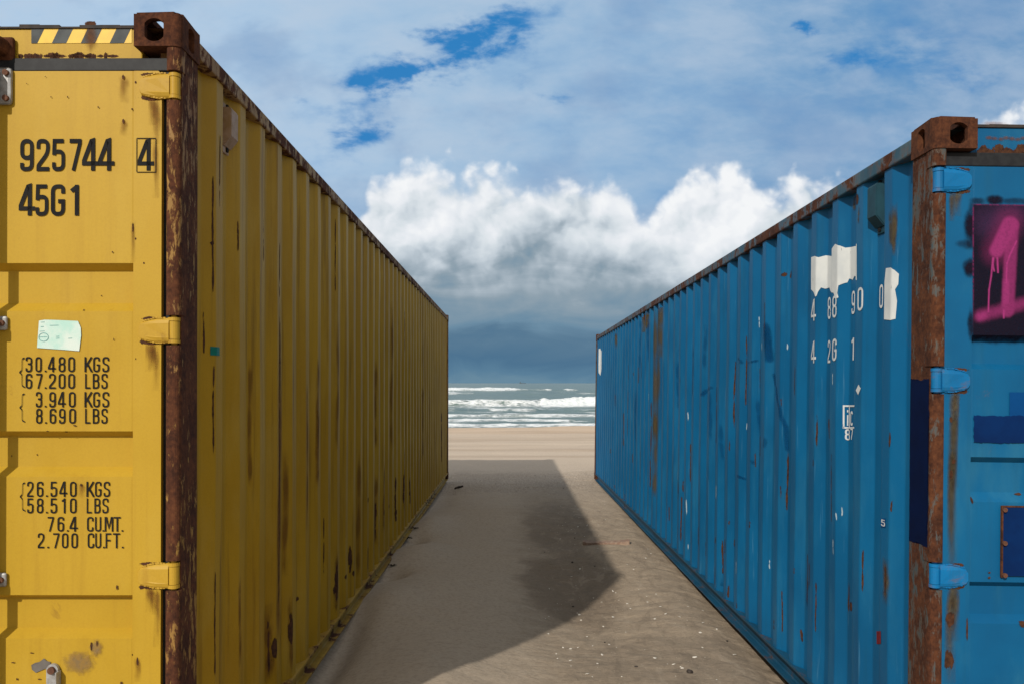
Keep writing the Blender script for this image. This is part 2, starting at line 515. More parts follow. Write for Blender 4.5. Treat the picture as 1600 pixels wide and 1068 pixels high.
def grid_mesh(name, X, Y, Z, mat, attrs=None):
    ny, nx = X.shape
    co = np.stack([X, Y, Z], -1).reshape(-1, 3)
    i = np.arange(nx * ny).reshape(ny, nx)
    q = np.stack([i[:-1, :-1], i[:-1, 1:], i[1:, 1:], i[1:, :-1]], -1).reshape(-1, 4)
    me = bpy.data.meshes.new(name)
    me.vertices.add(len(co))
    me.vertices.foreach_set('co', co.astype(np.float32).ravel())
    me.loops.add(q.size)
    me.loops.foreach_set('vertex_index', q.astype(np.int32).ravel())
    me.polygons.add(len(q))
    me.polygons.foreach_set('loop_start', (np.arange(len(q)) * 4).astype(np.int32))
    me.polygons.foreach_set('use_smooth', np.ones(len(q), dtype=bool))
    me.update(calc_edges=True)
    for k, a in (attrs or {}).items():
        at = me.attributes.new(k, 'FLOAT', 'POINT')
        at.data.foreach_set('value', a.astype(np.float32).ravel())
    me.validate()
    return link_mesh(name, me, mat)


# ------------------------------------------------------------------ beach
def sand_z(X, Y):
    X = np.asarray(X, dtype=float)
    Y = np.asarray(Y, dtype=float)
    z = np.interp(Y, [-400, -20, 2, 9, 15, 20, 28, 34, 37, 42, 50, 60, 90], [1.0, 0.4, 0.0, -0.03, -0.085, -0.12, -0.22, -0.27, -0.31, -0.55, -1.25, -1.9, -3.0])

    def gs(cx, cy, sx, sy, h):
        return h * np.exp(-((X - cx) / sx) ** 2 - ((Y - cy) / sy) ** 2)
    z = z + gs(-0.50, 4.2, 0.42, 1.1, 0.135) + gs(-0.62, 6.6, 0.45, 1.1, 0.07) + gs(-0.90, 8.2, 0.30, 0.55, 0.10) + gs(-0.95, 6.3, 0.26, 0.55, 0.08) + gs(-0.95, 10.2, 0.22, 0.6, 0.07) + gs(-0.2, 11.2, 0.7, 0.8, 0.05)
    z = z + gs(0.55, 6.5, 0.50, 1.3, -0.10) + gs(0.35, 9.3, 0.4, 0.9, -0.05) + gs(-0.95, 9.6, 0.25, 0.5, 0.06)
    # hollows scoured by the wind along the foot of the yellow container
    z = z + gs(-1.05, 7.35, 0.14, 0.18, -0.10) + gs(-1.02, 9.0, 0.12, 0.22, -0.09) + gs(-1.1, 5.2, 0.13, 0.9, -0.10) + gs(-1.12, 3.4, 0.2, 0.9, -0.09)
    z = z + gs(-1.02, 12.6, 0.22, 1.5, -0.05)
    z = z + gs(1.62, 5.0, 0.18, 3.2, -0.06) + gs(1.7, 11.0, 0.2, 3.5, -0.04) + gs(2.6, 9, 0.8, 6.0, -0.05) + gs(-2.3, 9, 0.9, 6.5, -0.10)
    near = smooth(Y, -12, -2) * (1 - smooth(Y, 16, 24))
    z = z + near * (0.014 * fbm(X / 0.9, Y / 1.2, 3, 3) + 0.008 * fbm(X / 0.23, Y / 0.20, 9, 3))
    crust = smooth(X, -0.2, 0.5) * (1 - smooth(Y, 12, 14)) * near
    z = z + crust * (0.011 * fbm(X / 0.12, Y / 0.09, 21, 4, 0.6))
    mid = smooth(Y, 12, 14.5) * (1 - smooth(Y, 16.3, 17.5))
    z = z + mid * 0.018 * fbm(X / 0.35, Y / 0.22, 33, 4, 0.6)
    far = smooth(Y, 19, 23) * (1 - smooth(Y, 34, 44))
    z = z + far * (0.055 * fbm(X / 9.0, Y / 1.5, 5, 3) + 0.03 * fbm(X / 2.0, Y / 0.8, 15, 3))
    z = z + smooth(Y, 30, 36) * (1 - smooth(Y, 36, 44)) * (0.10 * fbm(X / 3.5, Y / 3.5, 61, 3) + 0.012 * X)
    return z


def build_beach():
    def grow(a, b, s0, k):
        out = []
        v, s = a, s0
        while v < b:
            out.append(v)
            v += s
            s *= k
        return out
    xs = np.arange(-1.5, 1.9, 0.02)
    right = np.array(grow(1.9, 420, 0.03, 1.13))
    left = -np.array(grow(1.52, 420, 0.03, 1.13))[::-1]
    xs = np.concatenate([left, xs, right])
    ys = np.concatenate([-np.array(grow(-2.0, 400, 0.06, 1.16))[::-1] , np.arange(2.02, 12.0, 0.02), np.array(grow(12.0, 17.5, 0.02, 1.006)), np.array(grow(17.5, 44, 0.05, 1.004)), np.array(grow(44, 95, 0.3, 1.06))])
    ys = np.unique(ys)
    X, Y = np.meshgrid(xs, ys)
    Z = sand_z(X, Y)
    m, g, bs = new_mat('beach_sand')
    co = g.n('ShaderNodeTexCoord').outputs['Object']
    x, y, z = g.sep(co)
    n1 = g.noise(co, 0.9, 5, 0.6)
    n2 = g.noise(g.map(co, (1, 1.8, 1), rot=(0, 0, R(12))), 3.3, 8, 0.62, 0.6)
    n3 = g.noise(co, 34, 6, 0.7)
    n4 = g.noise(co, 330, 3, 0.75)
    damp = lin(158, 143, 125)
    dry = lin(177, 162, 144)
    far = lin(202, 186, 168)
    farf = g.m('ADD', g.m('ADD', y, g.m('MULTIPLY', g.m('SUBTRACT', n1, 0.5), 4.0)), g.m('MULTIPLY', g.m('SUBTRACT', n2, 0.5), 1.5))
    # crusted damp strip, more of it towards the blue container
    wet = g.m('ADD', g.m('MULTIPLY', g.step(x, -0.3, 0.55), 0.5), g.m('MULTIPLY', n2, 0.75))
    c = g.mix(g.step(wet, 0.45, 0.85), dry, damp)

    soft_n = g.noise(co, 2.1, 3, 0.5)

    def patch(cx, cy, sx, sy):
        a_ = g.m('DIVIDE', g.m('SUBTRACT', g.m('ADD', x, g.m('MULTIPLY', g.m('SUBTRACT', soft_n, 0.5), 0.55)), cx), sx)
        b_ = g.m('DIVIDE', g.m('SUBTRACT', g.m('ADD', y, g.m('MULTIPLY', g.m('SUBTRACT', n1, 0.5), 2.2)), cy), sy)
        return g.m('ADD', g.m('MULTIPLY', a_, a_), g.m('MULTIPLY', b_, b_))
    # damp hollow laid bare beside the blue container, with a crisp edge to the drifted sand
    c = g.mix(g.m('MULTIPLY', g.step(patch(0.52, 7.4, 0.40, 1.2), 1.5, 0.55), 0.5), c, lin(106, 93, 80))
    c = g.mix(g.m('MULTIPLY', g.step(patch(0.60, 10.3, 0.36, 1.7), 1.5, 0.6), 0.45), c, lin(108, 97, 86))
    c = g.mix(g.m('MULTIPLY', g.step(patch(0.9, 4.9, 0.6, 0.8), 1.3, 0.5), 0.25), c, lin(120, 108, 95))
    scour = g.noise(g.map(co, (1.0, 0.35, 1), rot=(0, 0, R(-30))), 7.5, 7, 0.66, 0.7)
    c = g.mix(g.m('MULTIPLY', g.m('MULTIPLY', g.step(scour, 0.50, 0.60), g.step(x, 0.1, 0.7)), 0.30), c, lin(106, 95, 83))
    c = g.mix(g.m('MULTIPLY', g.step(scour, 0.44, 0.36), 0.28), c, lin(182, 168, 150))
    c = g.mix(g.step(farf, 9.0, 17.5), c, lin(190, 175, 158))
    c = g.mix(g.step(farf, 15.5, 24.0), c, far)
    bandn = g.noise(g.map(co, (0.05, 1.0, 1.0)), 0.75, 5, 0.6, 0.3)
    c = g.mix(g.m('MULTIPLY', g.m('MULTIPLY', g.step(bandn, 0.46, 0.66), g.step(y, 17.5, 21.0)), 0.55), c, lin(160, 140, 122))
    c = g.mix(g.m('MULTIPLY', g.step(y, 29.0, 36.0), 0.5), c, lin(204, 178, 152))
    # darker gritty rippled patch beyond the containers' end
    grit = g.m('MULTIPLY', g.m('MULTIPLY', g.step(farf, 12.8, 14.0), g.m('SUBTRACT', 1.0, g.step(farf, 15.8, 17.2))), g.step(n3, 0.40, 0.62))
    c = g.mix(g.m('MULTIPLY', grit, 0.5), c, lin(104, 92, 80))
    c = g.mix(g.m('MULTIPLY', g.step(n3, 0.42, 0.75), 0.34), c, lin(92, 80, 68))
    c = g.mix(g.m('MULTIPLY', g.step(n4, 0.52, 0.75), 0.35), c, lin(78, 68, 58))
    c = g.mix(g.m('MULTIPLY', g.step(n4, 0.30, 0.38), g.m('MULTIPLY', g.step(n2, 0.35, 0.6), -0.0)), c, lin(230, 220, 200))
    # shell grit: sparse pale grains in the damp strip
    vor = g.n('ShaderNodeTexVoronoi', feature='F1')
    g.set(vor.inputs['Vector'], co)
    vor.inputs['Scale'].default_value = 55
    sp = g.m('LESS_THAN', vor.outputs['Distance'], 0.16)
    rnd = g.sep(vor.outputs['Color'])[0]
    pick = g.m('GREATER_THAN', rnd, 0.86)
    zone = g.m('MULTIPLY', g.step(wet, 0.55, 0.8), g.step(g.noise(co, 1.7, 3, 0.5), 0.42, 0.6))
    c = g.mix(g.m('MULTIPLY', g.m('MULTIPLY', sp, pick), g.m('MULTIPLY', zone, 0.8)), c, lin(214, 204, 186))
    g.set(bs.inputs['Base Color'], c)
    bs.inputs['Roughness'].default_value = 0.95
    bs.inputs['Specular IOR Level'].default_value = 0.12
    rip = g.noise(g.map(co, (1.0, 3.0, 1), rot=(0, 0, R(24))), 11, 4, 0.55, 0.8)
    h = g.m('ADD', g.m('MULTIPLY', n3, 0.7), g.m('MULTIPLY', n4, 0.25))
    h = g.m('ADD', h, g.m('MULTIPLY', rip, 0.9))
    bump(g, bs, h, 0.55, 0.012)
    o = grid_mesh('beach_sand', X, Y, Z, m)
    o['kind'] = 'structure'


build_beach()

# ------------------------------------------------------------------ sea
SEA = -1.60


def build_sea():
    t_in = np.arange(-0.13, 0.155, 0.0011)
    t_out = np.array([0.02 * 1.35 ** i for i in range(0, 14)])
    ts = np.concatenate([(-0.13 - np.cumsum(t_out) * 0.35)[::-1], t_in, 0.155 + np.cumsum(t_out) * 0.35])
    ys = [44.0]
    while ys[-1] < 420:
        ys.append(ys[-1] * 1.0028)
    while ys[-1] < 42000:
        ys.append(ys[-1] * 1.04)
    ys = np.array(ys)
    T, Y = np.meshgrid(ts, ys)
    X = T * Y
    Z = np.full_like(X, SEA)
    foam = np.zeros_like(X)

    def ridge(yc, slant, wob, front, back, hgt, seed, lo=0.25, span=14.0, fstr=1.0, spread=4.0, curl=0.0):
        nonlocal Z, foam
        c = yc + slant * X + wob * fbm(X / (span * 1.3), X * 0 + 3.3, seed, 3)
        a = np.clip(0.62 + 0.9 * fbm(X / span, X * 0 + 1.7, seed + 5, 3) + 0.25 * fbm(X / (span * 0.18), X * 0, seed + 9, 3), lo, 1.25)
        d = Y - c
        prof = np.where(d < 0, np.exp(-(d / front) ** 2), np.exp(-(d / back) ** 2))
        top = 1.0 + 0.16 * fbm(X / 0.8, Y / 1.6, seed + 31, 3)
        Z = Z + hgt * a * prof * top
        br = np.clip((a - 0.42) * 3.0, 0, 1)
        f = np.where(d < 0, np.exp(-(d / (front + spread)) ** 2), np.exp(-(d / (back * 0.42)) ** 2))
        foam = np.maximum(foam, fstr * br * f)
    Z = Z + 0.10 * fbm(X / 6.0, Y / 3.0, 41, 4) + 0.05 * fbm(X / 1.6, Y / 0.9, 43, 4)
    Z = Z + 0.16 * fbm(X / 30.0, Y / 9.0, 47, 3) * smooth(Y, 90, 150)
    Z = Z + 0.5 * fbm(X / 60.0, Y / 22.0, 53, 3) * smooth(Y, 160, 300)
    ridge(330, 0.10, 12, 5, 13, 1.25, 103, 0.0, 26, 1.0, 3.0)
    ridge(232, -0.06, 9, 4, 12, 0.75, 111, 0.1, 30, 0.95, 2.0)
    ridge(460, 0.05, 15, 8, 20, 0.9, 171, 0.1, 40, 0.8, 3.0)
    ridge(121, 0.12, 3.5, 1.6, 7, 1.45, 129, 0.60, 9, 1.25, 6.0)
    ridge(99, -0.2, 3.0, 1.2, 3.2, 0.45, 137, 0.0, 6, 1.0, 2.0)
    ridge(83, 0.10, 1.8, 0.7, 3.0, 0.34, 141, 0.62, 8, 1.15, 3.0)
    ridge(72, -0.05, 1.6, 0.6, 2.2, 0.16, 151, 0.1, 5, 0.9, 1.6)
    ridge(64, 0.05, 1.4, 0.5, 2.0, 0.14, 157, 0.1, 4, 0.9, 1.8)
    ridge(57, 0.05, 1.0, 0.4, 1.5, 0.10, 163, 0.3, 4, 0.9, 2.0)
    # foam left drifting between the breakers
    drift = smooth(fbm(X / 5.0, Y / 1.6, 77, 4, 0.6), 0.02, 0.50) * (1 - smooth(Y, 118, 135))
    foam = np.maximum(foam, 0.74 * drift)
    foam = foam * np.clip(1.0 + 0.55 * fbm(X / 0.9, Y / 0.7, 91, 4, 0.65), 0.3, 1.5)
    caps = smooth(fbm(X / 9.0, Y / 6.0, 83, 4, 0.6), 0.52, 0.72) * smooth(Y, 170, 240) * 0.7
    foam = np.maximum(foam, caps)
    m, g, bs = new_mat('sea_water')
    at = g.n('ShaderNodeAttribute', attribute_name='foam').outputs['Fac']
    co = g.n('ShaderNodeTexCoord').outputs['Object']
    a = g.noise(g.map(co, (0.9, 1.5, 1.2)), 1.6, 8, 0.68, 0.5)
    b = g.noise(g.map(co, (0.4, 0.9, 1)), 0.45, 5, 0.6, 0.8)
    v = g.m('ADD', at, g.m('MULTIPLY', g.m('SUBTRACT', g.m('ADD', g.m('MULTIPLY', a, 0.65), g.m('MULTIPLY', b, 0.35)), 0.5), 1.5))
    fm = g.step(v, 0.30, 0.78)
    wc = g.mix(g.step(b, 0.35, 0.65), lin(98, 120, 112), lin(78, 102, 100))
    fcol = g.mix(g.step(a, 0.32, 0.62), lin(206, 216, 222), lin(242, 246, 248))
    g.set(bs.inputs['Base Color'], g.mix(fm, wc, fcol))
    g.set(bs.inputs['Roughness'], g.m('ADD', g.m('MULTIPLY', fm, 0.6), 0.28))
    bs.inputs['Specular IOR Level'].default_value = 0.3
    h = g.noise(g.map(co, (0.8, 1.6, 1)), 1.1, 6, 0.62, 0.4)
    bump(g, bs, g.m('ADD', h, g.m('MULTIPLY', g.m('MULTIPLY', fm, a), 0.8)), 0.8, 0.35)
    o = grid_mesh('sea_water', X, Y, Z, m, {'foam': foam})
    o['kind'] = 'structure'


build_sea()


# ------------------------------------------------------------------ stroke lettering (condensed stencil style, drawn as ribbons)
def rounded(pts, closed, r):
    out = []
    n = len(pts)
    for i, p in enumerate(pts):
        rr = p[2] if len(p) > 2 else r
        if (not closed and i in (0, n - 1)) or rr <= 0:
            out.append((p[0], p[1]))
            continue
        a = Vector(pts[i - 1][:2])
        b = Vector(p[:2])
        c = Vector(pts[(i + 1) % n][:2])
        d1, d2 = (a - b), (c - b)
        k = min(rr, d1.length * 0.499, d2.length * 0.499)
        p1, p2 = b + d1.normalized() * k, b + d2.normalized() * k
        for t in (0, 0.17, 0.34, 0.5, 0.66, 0.83, 1):
            v = p1 * (1 - t) ** 2 + b * 2 * t * (1 - t) + p2 * t * t
            out.append((v.x, v.y))
    res = [out[0]]
    for p in out[1:]:
        if (Vector(p) - Vector(res[-1])).length > 1e-4:
            res.append(p)
    if closed and (Vector(res[0]) - Vector(res[-1])).length < 1e-4:
        res.pop()
    return res


def ribbon(pts, closed, w):
    n = len(pts)
    L, Rr = [], []
    for i in range(n):
        p = Vector(pts[i])
        if closed:
            a, c = Vector(pts[i - 1]), Vector(pts[(i + 1) % n])
        else:
            a = Vector(pts[max(i - 1, 0)])
            c = Vector(pts[min(i + 1, n - 1)])
        d1 = (p - a)
        d2 = (c - p)
        if d1.length < 1e-9:
            d1 = d2
        if d2.length < 1e-9:
            d2 = d1
        d1, d2 = d1.normalized(), d2.normalized()
        n1 = Vector((-d1.y, d1.x))
        n2 = Vector((-d2.y, d2.x))
        mm = n1 + n2
        mm = mm.normalized() if mm.length > 1e-6 else n1
        k = w / 2 / max(0.5, mm.dot(n1))
        L.append(p + mm * k)
        Rr.append(p - mm * k)
    quads = []
    for i in range(n if closed else n - 1):
        j = (i + 1) % n
        quads.append([tuple(L[i]), tuple(Rr[i]), tuple(Rr[j]), tuple(L[j])])
    return quads


W = 0.40
GL = {
    '0': [(1, [(0, 0), (W, 0), (W, 1), (0, 1)])],
    '1': [(0, [(0.22, 1.06), (0.22, -0.06)]), (0, [(0.02, 0.83), (0.22, 0.99)])],
    '2': [(0, [(0, 0.72), (0, 1), (W, 1), (W, 0.58, .2), (0, 0.12, .05), (0, 0, 0), (W + .06, 0)])],
    '3': [(0, [(0, 0.76), (0, 1), (W, 1), (W, 0.54, .12), (0.12, 0.54)]), (0, [(0.14, 0.53), (W, 0.53, .12), (W, 0), (0, 0), (0, 0.24)])],
    '4': [(0, [(0.30, -0.06), (0.30, 1.02, 0), (0.24, 1.0, 0), (-0.03, 0.30, 0), (-0.03, 0.20, 0), (W + .10, 0.20)])],
    '5': [(0, [(W + .02, 1), (0.02, 1, 0), (0.0, 0.50)]), (0, [(0.0, 0.50), (0.04, 0.62, .06), (W, 0.62), (W, 0), (0, 0), (0, 0.24)])],
    '6': [(1, [(0, 0), (W, 0), (W, 0.60), (0, 0.60)]), (0, [(0, 0.28), (0, 1), (W, 1), (W, 0.78)])],
    '7': [(0, [(-0.04, 1), (W, 1, 0), (W, 0.92, 0), (0.12, -0.06)])],
    '8': [(1, [(0, 0), (W, 0), (W, 0.53), (0, 0.53)]), (1, [(0.01, 0.53), (W - .01, 0.53), (W - .01, 1), (0.01, 1)])],
    '9': [(1, [(0, 0.40), (W, 0.40), (W, 1), (0, 1)]), (0, [(W, 0.72), (W, 0), (0, 0), (0, 0.22)])],
    'K': [(0, [(0, -0.06), (0, 1.06)]), (0, [(W + .03, 1.06), (0.04, 0.36)]), (0, [(0.14, 0.55), (W + .05, -0.06)])],
    'G': [(0, [(W, 0.74), (W, 1), (0, 1), (0, 0), (W, 0), (W, 0.46, 0), (W * 0.52, 0.46)])],
    'S': [(0, [(W, 0.76), (W, 1), (0, 1), (0, 0.56), (W, 0.46), (W, 0), (0, 0), (0, 0.24)])],
    'L': [(0, [(0, 1.06), (0, 0, 0), (W + .02, 0)])],
    'B': [(1, [(0, 0, 0), (W, 0), (W, 0.53), (0, 0.53, 0)]), (1, [(0, 0.53, 0), (W - .02, 0.53), (W - .02, 1), (0, 1, 0)])],
    'C': [(0, [(W, 0.72), (W, 1), (0, 1), (0, 0), (W, 0), (W, 0.28)])],
    'U': [(0, [(0, 1.06), (0, 0), (W, 0), (W, 1.06)])],
    'M': [(0, [(0, -0.06), (0, 1, 0), (0.08, 1, 0), (0.27, 0.2, 0), (0.46, 1, 0), (0.54, 1, 0), (0.54, -0.06)])],
    'T': [(0, [(-0.08, 1), (W + .06, 1)]), (0, [(W / 2, 0.96), (W / 2, -0.06)])],
    'F': [(0, [(W + .02, 1), (0, 1, 0), (0, -0.06)]), (0, [(0.02, 0.52), (W * 0.9, 0.52)])],
    '.': [(0, [(0.03, 0.06), (0.03, -0.06)])],
    'i': [(0, [(0.2, -0.06), (0.2, 0.66)]), (0, [(0.2, 0.84), (0.2, 1.0)])],
    'c': [(0, [(0.36, 0.60), (0.30, 0.70), (0, 0.70), (0, 0), (0.30, 0), (0.36, 0.10)])],
    '{': [(0, [(0.55, 1.0), (0.30, 0.97, .1), (0.30, 0.58, .1), (0.05, 0.5, .02), (0.30, 0.42, .1), (0.30, 0.03, .1), (0.60, -0.02)])],
}


def glyph(ch, x0, y0, h, wscale=1.0, t=0.125, r=0.20):
    """Quads in a plane: x to the right, y up; x0 left edge, y0 bottom, h full height. Yields (quad, layer)."""
    res = []
    for k, (closed, pts) in enumerate(GL[ch]):
        path = rounded(pts, closed, r)
        for qd in ribbon(path, closed, t if ch != '.' else 0.13):
            res.append(([(x0 + (a + 0.06) * h / 1.12 * wscale, y0 + (b + 0.06) * h / 1.12) for a, b in qd], k))
    return res


# ------------------------------------------------------------------ containers
def tag(o, label, cat, group=None):
    o['label'] = label
    o['category'] = cat
    if group:
        o['group'] = group


class Container:
    """Local axes: u from the gap side inwards, v away from the doors, w up. s mirrors u."""
    L, WD = 12.192, 2.438

    def __init__(self, s, H, loc, rot, rib0, col, outer_px):
        self.s, self.H, self.rib0, self.col = s, H, rib0, col
        self.loc, self.rot = loc, rot
        e = bpy.data.objects.new('shipping_container', None)
        e.location, e.rotation_euler = loc, rot
        e.empty_display_size = 0.5
        COL.objects.link(e)
        self.e = e
        # corrugation profile along v (depth u)
        o, i_ = 0.012, 0.048
        pts = [(0.165, o), (0.190, o), (0.232, i_)]
        k = 0
        while True:
            end = rib0 + 0.2835 * k
            if end > self.L - 0.24:
                break
            a, b = end - 0.073 - 0.068, end - 0.073
            if a > pts[-1][0] + 0.01:
                pts += [(a, i_), (b, o), (end, o), (end + 0.068, i_)]
            elif end > 0.25:
                pts = [(0.165, o), (end, o), (end + 0.068, i_)]
            k += 1
        pts += [(self.L - 0.21, i_), (self.L - 0.185, o), (self.L - 0.165, o)]
        # soften the folds
        rp = [pts[0]]
        for j in range(1, len(pts) - 1):
            A, B, C = (Vector(p) for p in pts[j - 1:j + 2])
            d1, d2 = A - B, C - B
            kk = min(0.007, d1.length * 0.4, d2.length * 0.4)
            p1, p2 = B + d1.normalized() * kk, B + d2.normalized() * kk
            for t in (0, 0.33, 0.67, 1):
                q = p1 * (1 - t) ** 2 + B * 2 * t * (1 - t) + p2 * t * t
                rp.append((q.x, q.y))
        rp.append(pts[-1])
        self.prof = rp
        self.pv = np.array([p[0] for p in rp])
        self.pu = np.array([p[1] for p in rp])
        self.rows = np.linspace(0.10, H - 0.06, 30)
        self.seed = 300 if s < 0 else 500
        self.yawfix = abs(rot[2])      # the side drifts towards the gap by this much per metre
        self.pattern = {}

    # -- surfaces
    def dent(self, v, w):
        a = 0.0042 * fbm(v / 0.55, w / 0.7, self.seed, 2) + 0.0022 * fbm(v / 0.2, w / 0.5, self.seed + 7, 2)
        edge = smooth(w, 0.1, 0.3) * (1 - smooth(w, self.H - 0.35, self.H - 0.1))
        return a * edge

    def side_u(self, v, w):
        return np.interp(v, self.pv, self.pu) + self.dent(np.asarray(v, float), np.asarray(w, float))

    def P(self, u, v, w):
        return (self.s * u, v, w)

    # -- reading positions off the photograph (1600 wide), on the door plane or on the side plane
    def on_side(self, px, py, u=None):
        w, v = 1.5, 2.0
        lean = -math.sin(self.rot[0])
        vs = np.arange(0.0, self.L, 0.001)
        for _ in range(5):
            X0 = abs(self.loc[0] + math.tan(self.rot[1]) * w)
            if u is None:
                prof = np.interp(vs, self.pv, self.pu)
                depth = abs(px - 797.0) / F * (vs + self.loc[1] + lean * w) - X0 + self.yawfix * vs
                v = vs[int(np.argmax(depth >= prof))]
                Y = v + self.loc[1] + lean * w
            else:
                Y = F * (X0 + u) / abs(px - 797.0)
                v = Y - self.loc[1] - lean * w
            z = CAMZ + (598.0 - py) / F * Y
            w = z - self.loc[2] + lean * v
        return v, w

    def on_door(self, px, py, v=0.02):
        lean = -math.sin(self.rot[0])
        w = 1.5
        for _ in range(3):
            Y = self.loc[1] + v + lean * w
            w = CAMZ + (598.0 - py) / F * Y - self.loc[2]
        X = (px - 797.0) / F * Y
        u = self.s * (X - self.loc[0] - math.tan(self.rot[1]) * w)
        return u, w

    def side_decal(self, name, polys, mat, parent, off=0.0016):
        """polys: list of (outline in (v, w), layer). Folded over the corrugation."""
        bm = bmesh.new()
        for poly, lay in polys:
            b2 = bmesh.new()
            vs = [b2.verts.new((p[0], p[1], 0)) for p in poly]
            try:
                b2.faces.new(vs)
            except ValueError:
                b2.free()
                continue
            bmesh.ops.triangulate(b2, faces=b2.faces[:])
            v0, v1 = min(p[0] for p in poly), max(p[0] for p in poly)
            w0, w1 = min(p[1] for p in poly), max(p[1] for p in poly)
            for bv in self.pv:
                if v0 < bv < v1:
                    bmesh.ops.bisect_plane(b2, geom=b2.verts[:] + b2.edges[:] + b2.faces[:], plane_co=(bv, 0, 0), plane_no=(1, 0, 0))
            for bw in self.rows:
                if w0 < bw < w1:
                    bmesh.ops.bisect_plane(b2, geom=b2.verts[:] + b2.edges[:] + b2.faces[:], plane_co=(0, bw, 0), plane_no=(0, 1, 0))
            mp = {}
            for vv in b2.verts:
                u = float(self.side_u(vv.co.x, vv.co.y)) - off - 0.0003 * lay
                mp[vv] = bm.verts.new(self.P(u, vv.co.x, vv.co.y))
            for f in b2.faces:
                try:
                    bm.faces.new([mp[x] for x in f.verts])
                except ValueError:
                    pass
            b2.free()
        return finish(name, bm, mat, parent, recalc=False)

    def door_decal(self, name, polys, mat, parent, off=0.0012):
        bm = bmesh.new()
        for poly, lay in polys:
            b2 = bmesh.new()
            vs = [b2.verts.new((p[0], p[1], 0)) for p in poly]
            try:
                b2.faces.new(vs)
            except ValueError:
                b2.free()
                continue
            bmesh.ops.triangulate(b2, faces=b2.faces[:])
            w0, w1 = min(p[1] for p in poly), max(p[1] for p in poly)
            for bw, _ in self.dprof:
                if w0 < bw < w1:
                    bmesh.ops.bisect_plane(b2, geom=b2.verts[:] + b2.edges[:] + b2.faces[:], plane_co=(0, bw, 0), plane_no=(0, 1, 0))
            mp = {}
            for vv in b2.verts:
                v = self.door_v(vv.co.x, vv.co.y) - off - 0.0003 * lay
                mp[vv] = bm.verts.new(self.P(vv.co.x, v, vv.co.y))
            for f in b2.faces:
                try:
                    bm.faces.new([mp[x] for x in f.verts])
                except ValueError:
                    pass
            b2.free()
        return finish(name, bm, mat, parent, recalc=False)

    def door_v(self, u, w):
        if u < self.stile:
            return 0.020
        ws = [p[0] for p in self.dprof]
        ds = [p[1] for p in self.dprof]
        return 0.020 + float(np.interp(w, ws, ds))

    # -- shell
    def build_shell(self):
        s, H, L, WD = self.s, self.H, self.L, self.WD
        P, e, col = self.P, self.e, self.col
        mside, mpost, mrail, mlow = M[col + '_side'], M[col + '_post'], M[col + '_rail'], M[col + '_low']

        def sheet(name, far):
            V, Wd = np.meshgrid(self.pv, self.rows)
            U = np.interp(V, self.pv, self.pu) + self.dent(V, Wd)
            U[0] = self.pu
            if far:
                U = WD - U
            bm = bmesh.new()
            vs = [[bm.verts.new(P(U[r, c], V[r, c], Wd[r, c])) for c in range(V.shape[1])] for r in range(V.shape[0])]
            for r in range(V.shape[0] - 1):
                for c in range(V.shape[1] - 1):
                    bm.faces.new((vs[r][c], vs[r][c + 1], vs[r + 1][c + 1], vs[r + 1][c]))
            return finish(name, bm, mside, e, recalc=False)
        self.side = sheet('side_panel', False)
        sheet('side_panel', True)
        # roof: shallow cross ribs
        bm = bmesh.new()
        rows = []
        n = 88
        for i in range(n + 1):
            v = 0.06 + (L - 0.12) * i / n
            d = 0.0 if i % 4 in (0, 1) else -0.016
            rows.append([bm.verts.new(P(u, v, H - 0.032 + dz + d * k)) for u, dz, k in ((0.05, 0, 0), (0.12, 0, 0), (0.16, 0.004, 1), (WD - 0.16, 0.004, 1), (WD - 0.12, 0, 0), (WD - 0.05, 0, 0))])
        for a, b in zip(rows, rows[1:]):
            for j in range(5):
                bm.faces.new((a[j], a[j + 1], b[j + 1], b[j]))
        finish('roof_panel', bm, mrail, e)
        # floor and end wall
        bm = bmesh.new()
        bm_box(bm, *sorted((s * 0.06, s * (WD - 0.06))), 0.10, L - 0.08, 0.06, 0.095)
        finish('floor_panel', bm, mlow, e)
        bm = bmesh.new()
        ribs = []
        u = 0.08
        while u < WD - 0.10:
            ribs += [(u, 0.012), (u + 0.08, 0.012), (u + 0.11, 0.05), (u + 0.19, 0.05)]
            u += 0.22
        lo = [bm.verts.new(P(a, L - d, 0.09)) for a, d in ribs]
        hi = [bm.verts.new(P(a, L - d, H - 0.08)) for a, d in ribs]
        for i in range(len(ribs) - 1):
            bm.faces.new((lo[i], lo[i + 1], hi[i + 1], hi[i]))
        finish('end_panel', bm, mside, e)
        # rails
        for far in (False, True):
            def U(a):
                return s * ((WD - a) if far else a)
            bm = bmesh.new()
            bm_box(bm, *sorted((U(0.002), U(0.062))), 0.178, L - 0.178, H - 0.091, H - 0.030, 0.006)
            finish('top_rail', bm, mrail, e)
            bm = bmesh.new()
            prof = [(0.000, 0.112), (0.060, 0.112), (0.060, -0.004), (0.000, -0.004), (0.000, 0.006), (0.040, 0.006), (0.044, 0.012), (0.044, 0.092), (0.040, 0.098), (0.000, 0.098)]
            nseg = 60
            prev = None
            for i in range(nseg + 1):
                v = 0.176 + (L - 0.352) * i / nseg
                ring = []
                for j, (a, b) in enumerate(prof):
                    wob = 0.004 * float(fbm(np.array(v / 0.35), np.array(j * 0.3 if j in (3, 4) else 9.0), self.seed + 3, 3)) * (1 if j in (3, 4, 0, 9) else 0)
                    ring.append(bm.verts.new((U(a), v, b + wob * (1 if j in (3, 4) else 0.4))))
                if prev:
                    for j in range(len(prof)):
                        k = (j + 1) % len(prof)
                        bm.faces.new((prev[j], prev[k], ring[k], ring[j]))
                else:
                    bm.faces.new(ring)
                prev = ring
            bm.faces.new(prev[::-1])
            finish('bottom_rail', bm, mlow, e)
        # corner posts
        hz = self.hinges
